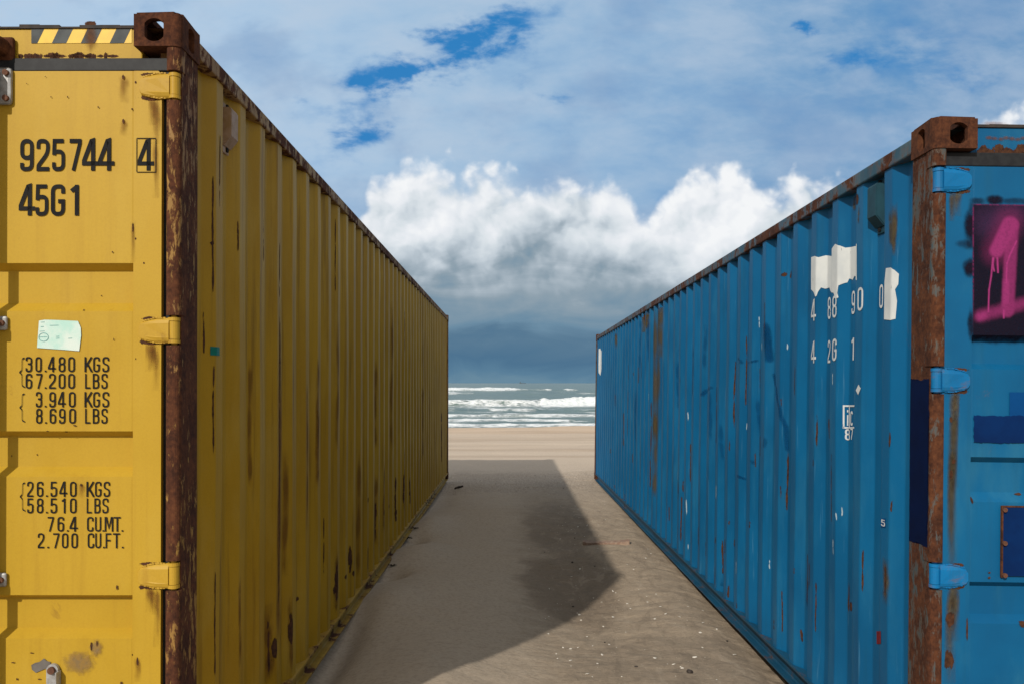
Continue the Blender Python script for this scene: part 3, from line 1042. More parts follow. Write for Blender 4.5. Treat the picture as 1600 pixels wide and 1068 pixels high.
        for far in (False, True):
            for end in (False, True):
                def U(a):
                    return s * ((WD - a) if far else a)

                def Vv(b):
                    return (L - b) if end else b
                bm = bmesh.new()
                bm_box(bm, *sorted((U(0.007), U(0.016))), *sorted((Vv(0.030), Vv(0.176))), 0.116, H - 0.116)
                bm_box(bm, *sorted((U(0.016), U(0.10))), *sorted((Vv(0.066), Vv(0.16))), 0.117, H - 0.117)
                cuts = [0.118] + ([] if end else [q for h in sorted(hz) for q in (h - 0.052, h + 0.052)]) + [H - 0.118]
                pr = []
                x0, x1, y0, y1, r = 0.0035, 0.053, 0.004, 0.060, 0.021
                for cx, cy, a0 in ((x0 + r, y0 + r, 180), (x1 - 0.012, y0 + 0.012, 270)):
                    rr = r if a0 == 180 else 0.012
                    for i in range(6):
                        t = R(a0 + 90 * i / 5)
                        pr.append((cx + rr * math.cos(t), cy + rr * math.sin(t)))
                pr += [(x1, y1), (x0, y1)]
                for a, b in zip(cuts[0::2], cuts[1::2]):
                    A = [bm.verts.new((U(q[0]), Vv(q[1]), a)) for q in pr]
                    B = [bm.verts.new((U(q[0]), Vv(q[1]), b)) for q in pr]
                    for i in range(len(pr)):
                        j = (i + 1) % len(pr)
                        bm.faces.new((A[i], A[j], B[j], B[i]))
                    bm.faces.new(A)
                    bm.faces.new(B)
                o = finish('corner_post', bm, mpost, e)
                if not far and not end:
                    self.post = o
        # corner castings
        for top in (True, False):
            for far in (False, True):
                for end in (False, True):
                    o = link_mesh('corner_casting', self.casting_mesh(s * (-1 if far else 1), end, top), M['cast'], e)
                    o.location = (s * (WD if far else 0), L if end else 0, (H - 0.118) if top else 0.0)
        # crossbeam over and sill under the doors
        b0, b1 = self.header
        bm = bmesh.new()
        bm_box(bm, *sorted((s * 0.155, s * (WD - 0.155))), 0.052, 0.13, b0, b1, 0.004)
        self.head = finish('door_header', bm, M[col + '_door'], e)
        bm = bmesh.new()
        n = 30
        for i in range(n):
            ua, ub = 0.162 + (WD - 0.324) * i / n, 0.162 + (WD - 0.324) * (i + 1) / n
            jt = 0.003 * math.sin(i * 1.7) + 0.002 * math.sin(i * 3.9)
            bm_box(bm, *sorted((s * ua, s * ub)), 0.046, 0.15, b1, b1 + 0.010 + jt)
        finish('roof_edge', bm, M['roof'], e)
        bm = bmesh.new()
        bm_box(bm, *sorted((s * 0.155, s * (WD - 0.155))), 0.03, 0.13, -0.002, 0.10, 0.004)
        finish('door_sill', bm, mlow, e)

    _cast = {}

    def casting_mesh(self, su, end, top):
        key = (su, end, top)
        if key in Container._cast:
            return Container._cast[key]

        def fix(x, y, z):
            return (su * x, -y if end else y, z if top else 0.118 - z)

        def obj(bm):
            for v in bm.verts:
                v.co = fix(*v.co)
            bmesh.ops.recalc_face_normals(bm, faces=bm.faces[:])
            me = bpy.data.meshes.new('tmp')
            bm.to_mesh(me)
            bm.free()
            o = bpy.data.objects.new('tmp', me)
            COL.objects.link(o)
            return o
        # block with a big radius on the outer upright edge
        bm = bmesh.new()
        r = 0.024
        ol = [(r - r * math.cos(R(t)), r - r * math.sin(R(t))) for t in range(0, 91, 15)] + [(0.162, 0.0), (0.162, 0.178), (0.0, 0.178)]
        bm_prism(bm, ol, 'z', 0.0, 0.118)
        bmesh.ops.bevel(bm, geom=[e for e in bm.edges if abs(e.verts[0].co.z - e.verts[1].co.z) < 1e-6 and e.verts[0].co.z > 0.1], offset=0.007, segments=2, affect='EDGES')
        base = obj(bm)
        cutters = []
        bm = bmesh.new()
        bm_box(bm, 0.022, 0.142, 0.022, 0.158, 0.016, 0.098)
        cutters.append(obj(bm))

        def oval(hw, hh):
            rr = hh
            pts = []
            for i in range(40):
                t = 2 * math.pi * i / 40
                pts.append((max(-hw, min(hw, rr * math.cos(t))), rr * math.sin(t)))
            res = [pts[0]]
            for p in pts[1:]:
                if (Vector(p) - Vector(res[-1])).length > 1e-5:
                    res.append(p)
            return res
        bm = bmesh.new()
        bm_prism(bm, [(0.092 + a, 0.056 + b) for a, b in oval(0.033, 0.040)], 'y', -0.05, 0.05)
        cutters.append(obj(bm))
        bm = bmesh.new()
        bm_prism(bm, [(0.098 + a, 0.056 + b) for a, b in oval(0.027, 0.042)], 'x', -0.05, 0.05)
        cutters.append(obj(bm))
        bm = bmesh.new()
        bm_prism(bm, [(0.085 + a, 0.095 + b) for a, b in oval(0.032, 0.062)], 'z', 0.07, 0.16)
        cutters.append(obj(bm))
        for c in cutters:
            md = base.modifiers.new('cut', 'BOOLEAN')
            md.operation = 'DIFFERENCE'
            md.solver = 'EXACT'
            md.object = c
        dg = bpy.context.evaluated_depsgraph_get()
        dg.update()
        me = bpy.data.meshes.new_from_object(base.evaluated_get(dg))
        me.name = 'corner_casting'
        me.materials.clear()
        for o in cutters + [base]:
            m_ = o.data
            bpy.data.objects.remove(o)
            bpy.data.meshes.remove(m_)
        Container._cast[key] = me
        return me

    # -- doors
    def build_door(self, far):
        s, WD, e = self.s, self.WD, self.e
        w0, w1 = 0.115, self.door_top
        ua, ub = self.edge, WD / 2 - 0.006

        def U(a):
            return s * ((WD - a) if far else a)
        bm = bmesh.new()
        st = self.stile
        # outer stile and inner stile
        ch = 0.012
        ol = [(ua, w0), (st, w0), (st, w1), (ua + ch, w1), (ua, w1 - ch)]
        A = [bm.verts.new((U(a), 0.020, b)) for a, b in ol]
        B = [bm.verts.new((U(a), 0.070, b)) for a, b in ol]
        for i in range(5):
            j = (i + 1) % 5
            bm.faces.new((A[i], A[j], B[j], B[i]))
        bm.faces.new(A)
        bm.faces.new(B)
        bm_box(bm, *sorted((U(ub - 0.09), U(ub))), 0.020, 0.070, w0, w1)
        # pressed panel
        pr = [(w0, 0.0)] + [p for p in self.dprof if w0 < p[0] < w1] + [(w1, 0.0)]
        us = [st + 0.0005, st + 0.006, ub - 0.09]
        cols = []
        for k, a in enumerate(us):
            lift = 0.0015 if k else 0.0025
            cols.append([bm.verts.new((U(a), 0.020 + d + lift * (0 if d > 0.01 else 1), b)) for b, d in pr])
        for c0, c1 in zip(cols, cols[1:]):
            for i in range(len(pr) - 1):
                bm.faces.new((c0[i], c0[i + 1], c1[i + 1], c1[i]))
        # closing sheet behind the panel edges
        bm_box(bm, *sorted((U(ua + 0.004), U(ub - 0.004))), 0.075, 0.082, w0, w1 - 0.002)
        door = finish('door', bm, M[self.col + '_door'], e)
        # seal
        bm = bmesh.new()
        bm_box(bm, *sorted((U(0.054), U(ua + 0.012))), 0.040, 0.058, w0, w1 + 0.004)
        bm_box(bm, *sorted((U(0.054), U(ub))), 0.034, 0.060, w1 + 0.0045, self.header[0] - 0.001, 0.004)
        finish('door_seal', bm, M['gasket'], door)
        hinge_rust = []
        # hinges
        for h in self.hinges:
            bm = bmesh.new()
            tall = 0.044
            lay = bm.verts.layers.float.new('cover')
            for z0_, z1_, r_ in ((-tall, -tall + 0.012, 0.0205), (-tall + 0.0135, tall - 0.0135, 0.0190), (tall - 0.012, tall, 0.0205)):
                bm_cyl(bm, (U(0.030), 0.026, h + (z0_ + z1_) / 2), (0, 0, 1), r_, z1_ - z0_, 20)
            bm_cyl(bm, (U(0.030), 0.026, h), (0, 0, 1), 0.010, 2 * tall + 0.012, 12)
            prof = [(0.042, tall - 0.003), (0.086, tall - 0.005), (0.126, tall - 0.013), (0.140, tall - 0.019), (0.147, tall - 0.030), (0.147, -tall + 0.026), (0.140, -tall + 0.013), (0.126, -tall + 0.008), (0.086, -tall + 0.002), (0.042, -tall + 0.001)]
            n = len(prof)
            A = [bm.verts.new((U(a), 0.0135, h + b)) for a, b in prof]
            B = [bm.verts.new((U(a + (0.002 if a > 0.1 else 0)), 0.0196, h + b * 1.06)) for a, b in prof]
            C = [bm.verts.new((U(a), 0.0095, h + b * 0.86)) for a, b in prof]
            D = [bm.verts.new((U(a - (0.016 if a > 0.13 else 0)), 0.0060 if a < 0.11 else 0.0090, h + b * 0.60)) for a, b in prof]
            for i in range(n):
                j = (i + 1) % n
                bm.faces.new((A[i], A[j], B[j], B[i]))
                bm.faces.new((C[i], C[j], A[j], A[i]))
                bm.faces.new((D[i], D[j], C[j], C[i]))
            bm.faces.new(D)
            # ragged weld bead along the top and foot of the blade
            for sgn in (1, -1):
                for q in range(9):
                    a = 0.056 + q * 0.009
                    zc = h + sgn * (tall - 0.001 - 0.012 * (max(0, a - 0.086) / 0.045))
                    bm_box(bm, *sorted((U(a), U(a + 0.0088))), 0.0125 + 0.002 * math.sin(q * 2.3 + h), 0.0199, zc - 0.0025, zc + 0.0022 + 0.001 * math.sin(q * 1.7 + h * 5), 0.001)
            finish('hinge', bm, M.get(self.col + '_hinge', M[self.col + '_door2'] if self.col + '_door2' in M else M[self.col + '_door']), door)
        # locking gear
        for rod_u in (self.rod, self.rod + 0.36):
            bm = bmesh.new()
            bm_cyl(bm, (U(rod_u), -0.030, (0.09 + w1 + 0.03) / 2), (0, 0, 1), 0.017, w1 + 0.03 - 0.09, 18)
            finish('lock_rod', bm, M['zinc'], door)
            for kind, wz in self.brackets:
                bm = bmesh.new()
                hh = 0.064 if kind == 'big' else 0.024
                hw = 0.062 if kind == 'big' else 0.050
                bm_box(bm, *sorted((U(rod_u - hw), U(rod_u + hw))), 0.007, 0.0185, wz - hh, wz + hh, 0.010 if kind == 'big' else 0.007)
                bm_box(bm, *sorted((U(rod_u - 0.026), U(rod_u + 0.026))), -0.052, 0.008, wz - hh * 0.8, wz + hh * 0.8, 0.006)
                br = finish('rod_bracket', bm, M['zinc'], door)
                for zz in ((wz - 0.044, wz + 0.044) if kind == 'big' else (wz,)):
                    for sg in (-1, 1):
                        bm = bmesh.new()
                        bm_cyl(bm, (U(rod_u + sg * (hw - 0.016)), 0.004, zz), (0, 1, 0), 0.0105, 0.012, 10, 0.0105)
                        finish('bolt', bm, M['bolt'], door)
            # keeper and cam at the header
            bm = bmesh.new()
            bm_box(bm, *sorted((U(rod_u - 0.040), U(rod_u + 0.040))), -0.020, 0.050, self.header[0] + 0.004, self.header[0] + 0.060, 0.012)
            bm_box(bm, *sorted((U(rod_u - 0.055), U(rod_u + 0.055))), 0.030, 0.051, self.header[0] - 0.012, self.header[0] + 0.074, 0.010)
            bm_cyl(bm, (U(rod_u), -0.030, self.header[0] + 0.02), (0, 0, 1), 0.026, 0.07, 14)
            finish('cam_keeper', bm, M['cast'], door)
        return door


class Pattern:
    """Stains and rust that belong to a part's own surface: patches laid on it, joined into its mesh."""

    def __init__(self):
        self.items = []

    def add(self, pts, faces, cov, mat):
        self.items.append((pts, faces, cov, mat))

    def join(self, ob):
        me = ob.data
        bm = bmesh.new()
        bm.from_mesh(me)
        lay = bm.verts.layers.float.new('cover')
        names = [m.name for m in me.materials]
        for pts, faces, cov, mat in self.items:
            if mat.name not in names:
                me.materials.append(mat)
                names.append(mat.name)
            idx = names.index(mat.name)
            vs = []
            for p, c in zip(pts, cov):
                v = bm.verts.new(p)
                v[lay] = c
                vs.append(v)
            for f in faces:
                fc = bm.faces.new([vs[i] for i in f])
                fc.material_index = idx
        bm.to_mesh(me)
        bm.free()


def stain_mat(name, c, c2, scale=70.0, stretch=(1, 1, 0.3), soft=0.06, amp=0.9, rough=0.85, peak=1.0):
    m, g, bs = new_mat(name)
    co = g.n('ShaderNodeTexCoord').outputs['Object']
    cov = g.n('ShaderNodeAttribute', attribute_name='cover').outputs['Fac']
    n = g.noise(g.map(co, stretch), scale, 7, 0.66)
    n2 = g.noise(co, 60, 5, 0.6)
    v = g.m('ADD', cov, g.m('MULTIPLY', g.m('SUBTRACT', n, 0.5), amp))
    g.set(bs.inputs['Base Color'], g.mix(g.step(n2, 0.32, 0.66), c, c2))
    g.set(bs.inputs['Alpha'], g.m('MULTIPLY', g.step(v, 0.32 - soft, 0.32 + soft), peak))
    bs.inputs['Roughness'].default_value = rough
    bs.inputs['Specular IOR Level'].default_value = 0.2
    return m


M['st_rust'] = stain_mat('rust_stain_dark', lin(52, 32, 24), lin(82, 52, 34), amp=1.25)
M['st_run'] = stain_mat('rust_run_thin', lin(122, 76, 34), lin(98, 60, 30), 60, (1, 1, 0.12), 0.42, 0.9, 0.85, 0.5)
M['st_wash'] = stain_mat('brown_wash', lin(92, 84, 62), lin(78, 64, 42), 40, (1, 1, 0.1), 0.45, 0.6, 0.85, 0.7)
M['st_smear'] = stain_mat('repaint_blue', (0.002, 0.080, 0.235, 1), (0.002, 0.066, 0.20, 1), 40, (1, 1, 0.3), 0.32, 0.7, 0.5, 0.42)
M['st_chip'] = stain_mat('pale_chip', lin(176, 192, 202), lin(150, 172, 186), 90, (1, 1, 0.4), 0.06, 1.1, 0.6)
M['st_scuff'] = stain_mat('grey_scuff', lin(132, 112, 84), lin(150, 120, 70), 60, (1, 1, 1), 0.3, 1.2, 0.9, 0.7)
M['st_grime'] = stain_mat('brown_grime', lin(70, 52, 30), lin(52, 38, 24), 30, (1, 1, 0.3), 0.45, 0.8, 0.9, 0.6)


def side_blot(c, v, w, rv, rw, mat, kind='blot', off=0.0013):
    """Irregular patch on the corrugated side around (v, w)."""
    vs = sorted({*np.linspace(v - rv, v + rv, 5).round(5), *[x for x in c.pv.round(5) if v - rv < x < v + rv]})
    ws = sorted({*np.linspace(w - rw, w + rw, max(5, int(rw / 0.03))).round(5), *[x for x in c.rows.round(5) if w - rw < x < w + rw]})
    ws = [x for x in ws if 0.116 < x < c.H - 0.095]
    if len(ws) < 2:
        return
    if min(vs) < 0.17 or max(vs) > c.L - 0.17:
        return
    pts, cov = [], []
    ph = (v * 37.0) % 6.28
    for b in ws:
        t = (b - w) / rw
        for a in vs:
            sx = (a - v) / rv
            u = float(c.side_u(a, b)) - off
            pts.append(c.P(u, a, b))
            if kind == 'blot':
                k = 1.0 - math.sqrt(sx * sx + t * t)
            else:
                k = (1.0 - abs(sx + 0.25 * math.sin(3 * t + ph))) * min(1.0, (1 - abs(t)) * 4) * (0.75 + 0.35 * math.sin(9 * t + ph))
            cov.append(max(-0.3, k))
    n = len(vs)
    fs = [(r * n + q, r * n + q + 1, (r + 1) * n + q + 1, (r + 1) * n + q) for r in range(len(ws) - 1) for q in range(n - 1)]
    c.pattern.setdefault('side', Pattern()).add(pts, fs, cov, mat)


def door_blot(c, u, w, ru, rw, mat, kind='blot', off=0.0012, where='door', flat=None):
    us = np.linspace(u - ru, u + ru, 5)
    ws = sorted({*np.linspace(w - rw, w + rw, max(5, int(rw / 0.02))).round(5), *[p[0] for p in c.dprof if w - rw < p[0] < w + rw]})
    pts, cov = [], []
    ph = (u * 91.0) % 6.28
    for b in ws:
        t = (b - w) / rw
        for a in us:
            sx = (a - u) / ru
            vv = (flat if flat is not None else c.door_v(a, b) - (0.0016 if a > c.stile else 0.0)) - off
            if flat is None and a < c.edge:
                a = c.edge
            pts.append(c.P(a, vv, b))
            if kind == 'blot':
                k = 1.0 - math.sqrt(sx * sx + t * t)
            else:
                # a run: heavy at its top, thinning downward
                k = (1.0 - abs(sx + 0.2 * math.sin(3 * t + ph))) * min(1.0, (1 - t) * 6) * (0.55 + 0.45 * t)
            cov.append(max(-0.3, k))
    n = len(us)
    fs = [(r * n + q, r * n + q + 1, (r + 1) * n + q + 1, (r + 1) * n + q) for r in range(len(ws) - 1) for q in range(n - 1)]
    c.pattern.setdefault(where, Pattern()).add(pts, fs, cov, mat)


def rough_poly(cx, cy, rx, ry, n=18, seed=0, amp=0.35):
    rnd = random.Random(seed)
    ph = [rnd.uniform(0, 6.28) for _ in range(4)]
    out = []
    for i in range(n):
        t = 2 * math.pi * i / n
        k = 1 + amp * (0.5 * math.sin(2 * t + ph[0]) + 0.3 * math.sin(3 * t + ph[1]) + 0.3 * math.sin(5 * t + ph[2]) + 0.2 * math.sin(8 * t + ph[3])) * 0.7
        out.append((cx + rx * k * math.cos(t), cy + ry * k * math.sin(t)))
    return out


def rough_rect(x0, x1, y0, y1, amp, seed, step=0.012, left=1, right=1, bottom=1, top=1):
    """Brushed rectangle: edges with bristle marks. x0<x1, y0<y1; the flags scale roughness per edge."""
    rnd = random.Random(seed)

    def edge(n):
        v = 0.0
        res = []
        for _ in range(n):
            v = 0.6 * v + rnd.uniform(-1, 1)
            res.append(v * amp)
        return res
    nx = max(2, int((x1 - x0) / step))
    ny = max(2, int((y1 - y0) / step))
    pts = []
    for i, d in enumerate(edge(nx)):
        pts.append((x0 + (x1 - x0) * i / nx, y0 + d * bottom))
    for i, d in enumerate(edge(ny)):
        pts.append((x1 + d * right, y0 + (y1 - y0) * i / ny))
    for i, d in enumerate(edge(nx)):
        pts.append((x1 - (x1 - x0) * i / nx, y1 + d * top))
    for i, d in enumerate(edge(ny)):
        pts.append((x0 + d * left, y1 - (y1 - y0) * i / ny))
    return pts


def streak_poly(x, y0, y1, wd, seed):
    """Vertical run, y0 < y1, tapering to the bottom."""
    rnd = random.Random(seed)
    n = max(4, int((y1 - y0) / 0.05))
    lft, rgt = [], []
    drift = 0.0
    for i in range(n + 1):
        t = i / n
        drift += rnd.uniform(-0.12, 0.12) * wd
        k = wd * (0.25 + 0.75 * math.sin(math.pi * min(0.98, 0.08 + 0.9 * t)) ** 0.6) * rnd.uniform(0.6, 1.15) / 2
        lft.append((x + drift - k, y0 + (y1 - y0) * t))
        rgt.append((x + drift + k, y0 + (y1 - y0) * t))
    return lft + rgt[::-1]


# ---- the yellow container
M['yellow_hinge'] = paint('yellow_hinge_paint', (0.48, 0.30, 0.032, 1), (0.44, 0.27, 0.028, 1), (0.50, 0.34, 0.06, 1), rust=0.34, chalk=0.3, stretch=1.0, dirt=(120, 70, 25))
yc = Container(-1, 2.93, (-1.137, 2.86, CAMZ - 1.65), (-0.0054, 0.0, -0.0022), 0.460, 'yellow', None)
tag(yc.e, 'tall yellow shipping container with black weight markings on its door', 'container', 'shipping containers on the beach')


def yw(py):
    return yc.on_door(0, py)[1]


yc.hinges = [yw(135), yw(516), yw(898), 0.22]
yc.header = (2.785, 2.893)
yc.door_top = 2.733
yc.edge, yc.stile = 0.073, yc.on_door(208, 500)[0]
yc.rod = yc.on_door(-9, 500)[0]
yc.brackets = [('big', yw(136)), ('small', yw(505)), ('small', yw(904)), ('big', 0.30)]
yprof = []
for bot, rec, slo, bul in ((411, 421, 472, 486), (673, 682, 730, 744), (929, 937, 985, 997), (1185, 1194, 1240, 1252)):
    yprof += [(yw(bul), 0.0), (yw(slo), 0.040), (yw(rec), 0.040), (yw(bot), 0.0)]
yc.dprof = sorted(yprof)
yc.build_shell()
ydoor = yc.build_door(False)
yc.build_door(True)


def text_line(c, items, y0, y1, layer_list, wpx=None, t=0.125):
    """items: (character, left edge in photo pixels, right edge); adds glyph quads on the door plane."""
    for ch, xa, xb in items:
        ua, wb = c.on_door(xa, y1)
        ub, wt = c.on_door(xb, y0)
        h = wt - wb
        nat = {'1': 0.32, '.': 0.18, 'M': 0.66, 'T': 0.54, '{': 0.6, '4': 0.56}.get(ch, 0.52)
        ws = abs(ub - ua) / (nat * h / 1.12)
        if ch in '1.':
            ws = 1.0
        for quad, k in glyph(ch, 0, 0, h, ws, t):
            # glyph x runs to the right in the picture: on the yellow door u decreases to the right
            layer_list.append(([(ua + c.s * qx, wb + qy) for qx, qy in quad], k))


num, size, wts, chk = [], [], [], []
text_line(yc, [('9', 32, 52), ('2', 57.5, 77), ('5', 82, 101), ('7', 108, 127), ('4', 130, 154), ('4', 155, 179)], 218, 267, num, t=0.15)
text_line(yc, [('4', 217, 241)], 219, 267, chk, t=0.15)
a, b = yc.on_door(214, 269.5)
c_, d_ = yc.on_door(243.5, 216.5)
for (x0, y0, x1, y1) in ((214, 216, 244, 217.3), (214, 268.8, 244, 270), (213.4, 217.2, 214.6, 269), (243.2, 217.2, 244.4, 269)):
    p, q_ = yc.on_door(x0, y1), yc.on_door(x1, y0)
    chk.append(([(p[0], p[1]), (q_[0], p[1]), (q_[0], q_[1]), (p[0], q_[1])], 4))
text_line(yc, [('4', 31, 55), ('5', 56, 75), ('G', 80, 101), ('1', 108, 124)], 289, 337, size, t=0.15)
KG = [('K', 132, 144), ('G', 145.6, 156), ('S', 160, 170.5)]
LB = [('L', 133, 142), ('B', 145, 155), ('S', 158.5, 168)]
text_line(yc, [('3', 40, 50), ('0', 55.3, 65), ('.', 69.3, 72), ('4', 75.5, 87), ('8', 91.5, 102), ('0', 106.5, 117)] + KG, 557, 580.5, wts, t=0.12)
text_line(yc, [('6', 40, 50), ('7', 56, 66), ('.', 69.3, 72), ('2', 76.5, 87), ('0', 91.5, 102), ('0', 106.5, 117)] + LB, 583, 606.5, wts, t=0.12)
text_line(yc, [('3', 56, 65.5), ('.', 69.3, 72), ('9', 77, 87), ('4', 91, 102.5), ('0', 107.5, 118)] + KG, 611.5, 635.5, wts, t=0.12)
text_line(yc, [('8', 56.3, 66), ('.', 69.8, 72), ('6', 77.5, 87.5), ('9', 92.3, 102), ('0', 108, 118.5)] + LB, 637.5, 661, wts, t=0.12)
text_line(yc, [('2', 42.3, 52), ('6', 57.5, 67.5), ('.', 71.3, 74), ('5', 79, 89), ('4', 93.3, 105), ('0', 109.3, 119.5)] + [('K', 135, 147), ('G', 148.5, 158.5), ('S', 162, 172)], 751.5, 775.3, wts, t=0.12)
text_line(yc, [('5', 42.5, 52), ('8', 57.5, 67.5), ('.', 71.3, 74), ('5', 79, 89), ('1', 95, 103), ('0', 109.3, 119.5)] + [('L', 135.5, 144), ('B', 147.5, 157), ('S', 160, 169.5)], 777.5, 801, wts, t=0.12)
text_line(yc, [('7', 74, 84), ('6', 89.8, 100), ('.', 104, 106), ('4', 109.3, 121.5), ('C', 136, 146), ('U', 148.5, 158), ('.', 159.7, 162), ('M', 163.5, 177), ('T', 178, 189), ('.', 189.5, 192)], 806.5, 829.5, wts, t=0.12)
text_line(yc, [('2', 59, 69), ('.', 73.3, 76), ('7', 82.5, 92.5), ('0', 96.8, 106.5), ('0', 111.5, 121.5), ('C', 137, 147), ('U', 148.8, 158), ('.', 160.5, 163), ('F', 165, 174.5), ('T', 177, 188), ('.', 190, 193)], 832, 855.5, wts, t=0.12)
text_line(yc, [('{', 28.5, 38)], 556, 606, wts, t=0.05)
text_line(yc, [('{', 29, 38)], 612, 660, wts, t=0.05)
text_line(yc, [('{', 29.5, 38.5)], 751, 799, wts, t=0.05)
yc.door_decal('container_number', num, M['black'], ydoor, 0.0016)
yc.door_decal('check_digit', chk, M['black'], ydoor, 0.0016)
yc.door_decal('size_code', size, M['black'], ydoor, 0.0016)
yc.door_decal('weight_marking', wts, M['black'], ydoor, 0.0016)


def door_poly(c, pts):
    return [c.on_door(*p) for p in pts]


# hazard band on the header (recessed a little, so read off at its own depth)
haz_b, haz_y = [], []
rnd = random.Random(3)
x = 49.0
first = True
dark = True
while x < 205:
    wx = 22.6
    sl = 11.5
    if first:
        quad = [(49, 68), (49, 44.5), (70, 44.2), (58.5, 68)]
        x = 58.5
        first = False
    else:
        quad = [(x, 68), (x + sl, 44), (min(x + sl + wx, 206), 43.6), (min(x + wx, 206), 67.6)]
        x += wx
    pl = [(yc.on_door(a, b, 0.052)) for a, b in quad]
    (haz_b if dark else haz_y).append((pl, 0))
    dark = not dark


def flat_decal(c, name, polys, mat, parent, v):
    bm = bmesh.new()
    for poly, lay in polys:
        vs = [bm.verts.new(c.P(p[0], v - 0.0004 * lay, p[1])) for p in poly]
        f = bm.faces.new(vs)
        bmesh.ops.triangulate(bm, faces=[f])
    return finish(name, bm, mat, parent, recalc=False)


flat_decal(yc, 'hazard_stripe', haz_b, M['hazard_black'], yc.head, 0.0502)
flat_decal(yc, 'hazard_stripe', haz_y, M['hazard_yellow'], yc.head, 0.0504)
for i in range(22):
    px_ = 20 + i * 7.5 + rnd.uniform(-3, 3)
    a_ = yc.on_door(px_, 86, 0.052)
    if rnd.random() < 0.3:
        continue
    door_blot(yc, a_[0], a_[1] - 0.004, rnd.uniform(0.010, 0.034), rnd.uniform(0.006, 0.022), M['st_rust'], 'blot', 0.0010, 'head', 0.052)
a_, b_ = yc.on_door(142, 84, 0.052), yc.on_door(142, 35, 0.052)
door_blot(yc, a_[0], (a_[1] + b_[1]) / 2, 0.026, (b_[1] - a_[1]) / 2, M['st_run'], 'blot', 0.0026, 'head', 0.052)
door_blot(yc, a_[0], b_[1] - 0.006, 0.030, 0.016, M['st_rust'], 'blot', 0.0028, 'head', 0.052)
yc.pattern['head'].join(yc.head)

# sticker, scuffs and small rust runs on the yellow door
yc.door_decal('paper_label', [(door_poly(yc, [(58, 543), (61, 501), (70, 499.5), (90, 500), (122, 501.5), (126.5, 512), (127, 524), (124, 548), (100, 546)]), 0)], M['sticker'], ydoor, 0.002)
ink = []
for x0, x1, yy in ((64, 70, 503), (64, 69, 510), (62, 70, 517), (88, 93, 525), (88, 93, 528), (107, 113, 528), (62, 74, 526), (78, 92, 508)):
    ink.append((door_poly(yc, [(x0, yy), (x1, yy - 0.4), (x1, yy + 0.5), (x0, yy + 0.9)]), 0))
oval = [(68.5 + 7.5 * math.cos(t / 16 * 6.2832), 526.5 + 6.5 * math.sin(t / 16 * 6.2832)) for t in range(16)]
for qd in ribbon(oval, True, 1.0):
    ink.append((door_poly(yc, qd), 1))
yc.door_decal('label_print', ink, M['ink'], ydoor, 0.0026)
dots, soft = [], []
for i, (px_, py_, rx, ry) in enumerate(((193, 121, 2.5, 4), (193, 190, 2.2, 4), (208, 356, 1.6, 9), (212, 373, 1.8, 2.5), (225, 411, 2, 2), (50, 719 - 700 + 1000, 4, 1), (143, 1008, 2, 8), (152, 1004, 1.6, 6), (183, 917, 2, 5), (215, 1033, 2.4, 8),
                                        (207, 1022, 1.2, 3), (20, 1034, 5, 1.4), (27, 1060, 2, 3), (62, 1060, 3, 1.2), (127, 757, 2, 3), (117, 664, 4, 1.4), (75, 673, 3, 1.2), (103, 674, 3, 1.2), (48, 711, 1.5, 2.5), (8, 713, 1.2, 2.4), (212, 560, 1.2, 2), (190, 1066, 2.4, 3),
                                        (178, 530, .8, 4), (212, 129, 2, 2.6), (207, 171, 2, 2.2), (154, 168, 1.8, 1.8), (176, 394, 1.5, 1.5), (71, 120, 1, 1), (42, 131, 1.6, 1.2), (106, 152, 1.2, 1.8), (80, 152, 1.4, 1.2), (150, 460, 1.4, 1), (130, 484, 1.6, 1.6))):
    a_ = yc.on_door(px_, py_)
    door_blot(yc, a_[0], a_[1], max(rx, 1.1) * 0.0022 * 1.05, max(ry, 1.1) * 0.0022 * 1.15, M['st_rust'])
for i, (px_, y0, y1, wd) in enumerate(((193, 118, 160, 9), (193, 188, 212, 7), (244, 152, 225, 9), (243, 215, 310, 6), (237, 535, 580, 10), (243, 538, 610, 7), (236, 916, 955, 9), (246, 918, 1010, 7), (215, 1026, 1064, 6), (127, 754, 776, 6), (208, 345, 410, 4), (229, 132, 150, 8))):
    a_ = yc.on_door(px_, y1)
    b_ = yc.on_door(px_, y0)
    door_blot(yc, a_[0], (a_[1] + b_[1]) / 2, wd * 0.0022, (b_[1] - a_[1]) / 2, M['st_run'], 'run', 0.0009)
for (px_, py_, rx_, ry_) in ((124, 1034, 30, 22), (150, 1012, 12, 16)):
    a_ = yc.on_door(px_, py_)
    door_blot(yc, a_[0], a_[1], rx_ * 0.0022, ry_ * 0.0022, M['st_scuff'], 'blot', 0.0007)
for h_ in yc.hinges:
    door_blot(yc, 0.112, h_ - 0.040, 0.052, 0.014, M['st_rust'], 'blot', 0.0006)
    door_blot(yc, 0.112, h_ + 0.040, 0.046, 0.010, M['st_rust'], 'blot', 0.0006)
    door_blot(yc, 0.100, h_ - 0.085, 0.020, 0.050, M['st_run'], 'run', 0.0008)
yc.pattern['door'].join(ydoor)
yc.door_decal('bare_patch', [(door_poly(yc, [(49, 1038), (55, 1034.5), (62, 1033), (69, 1027.5), (73, 1031.5), (79, 1033), (80, 1046), (70, 1044), (63, 1047), (56, 1050), (50, 1045)]), 0)], M['scuff_steel'], ydoor, 0.0020)
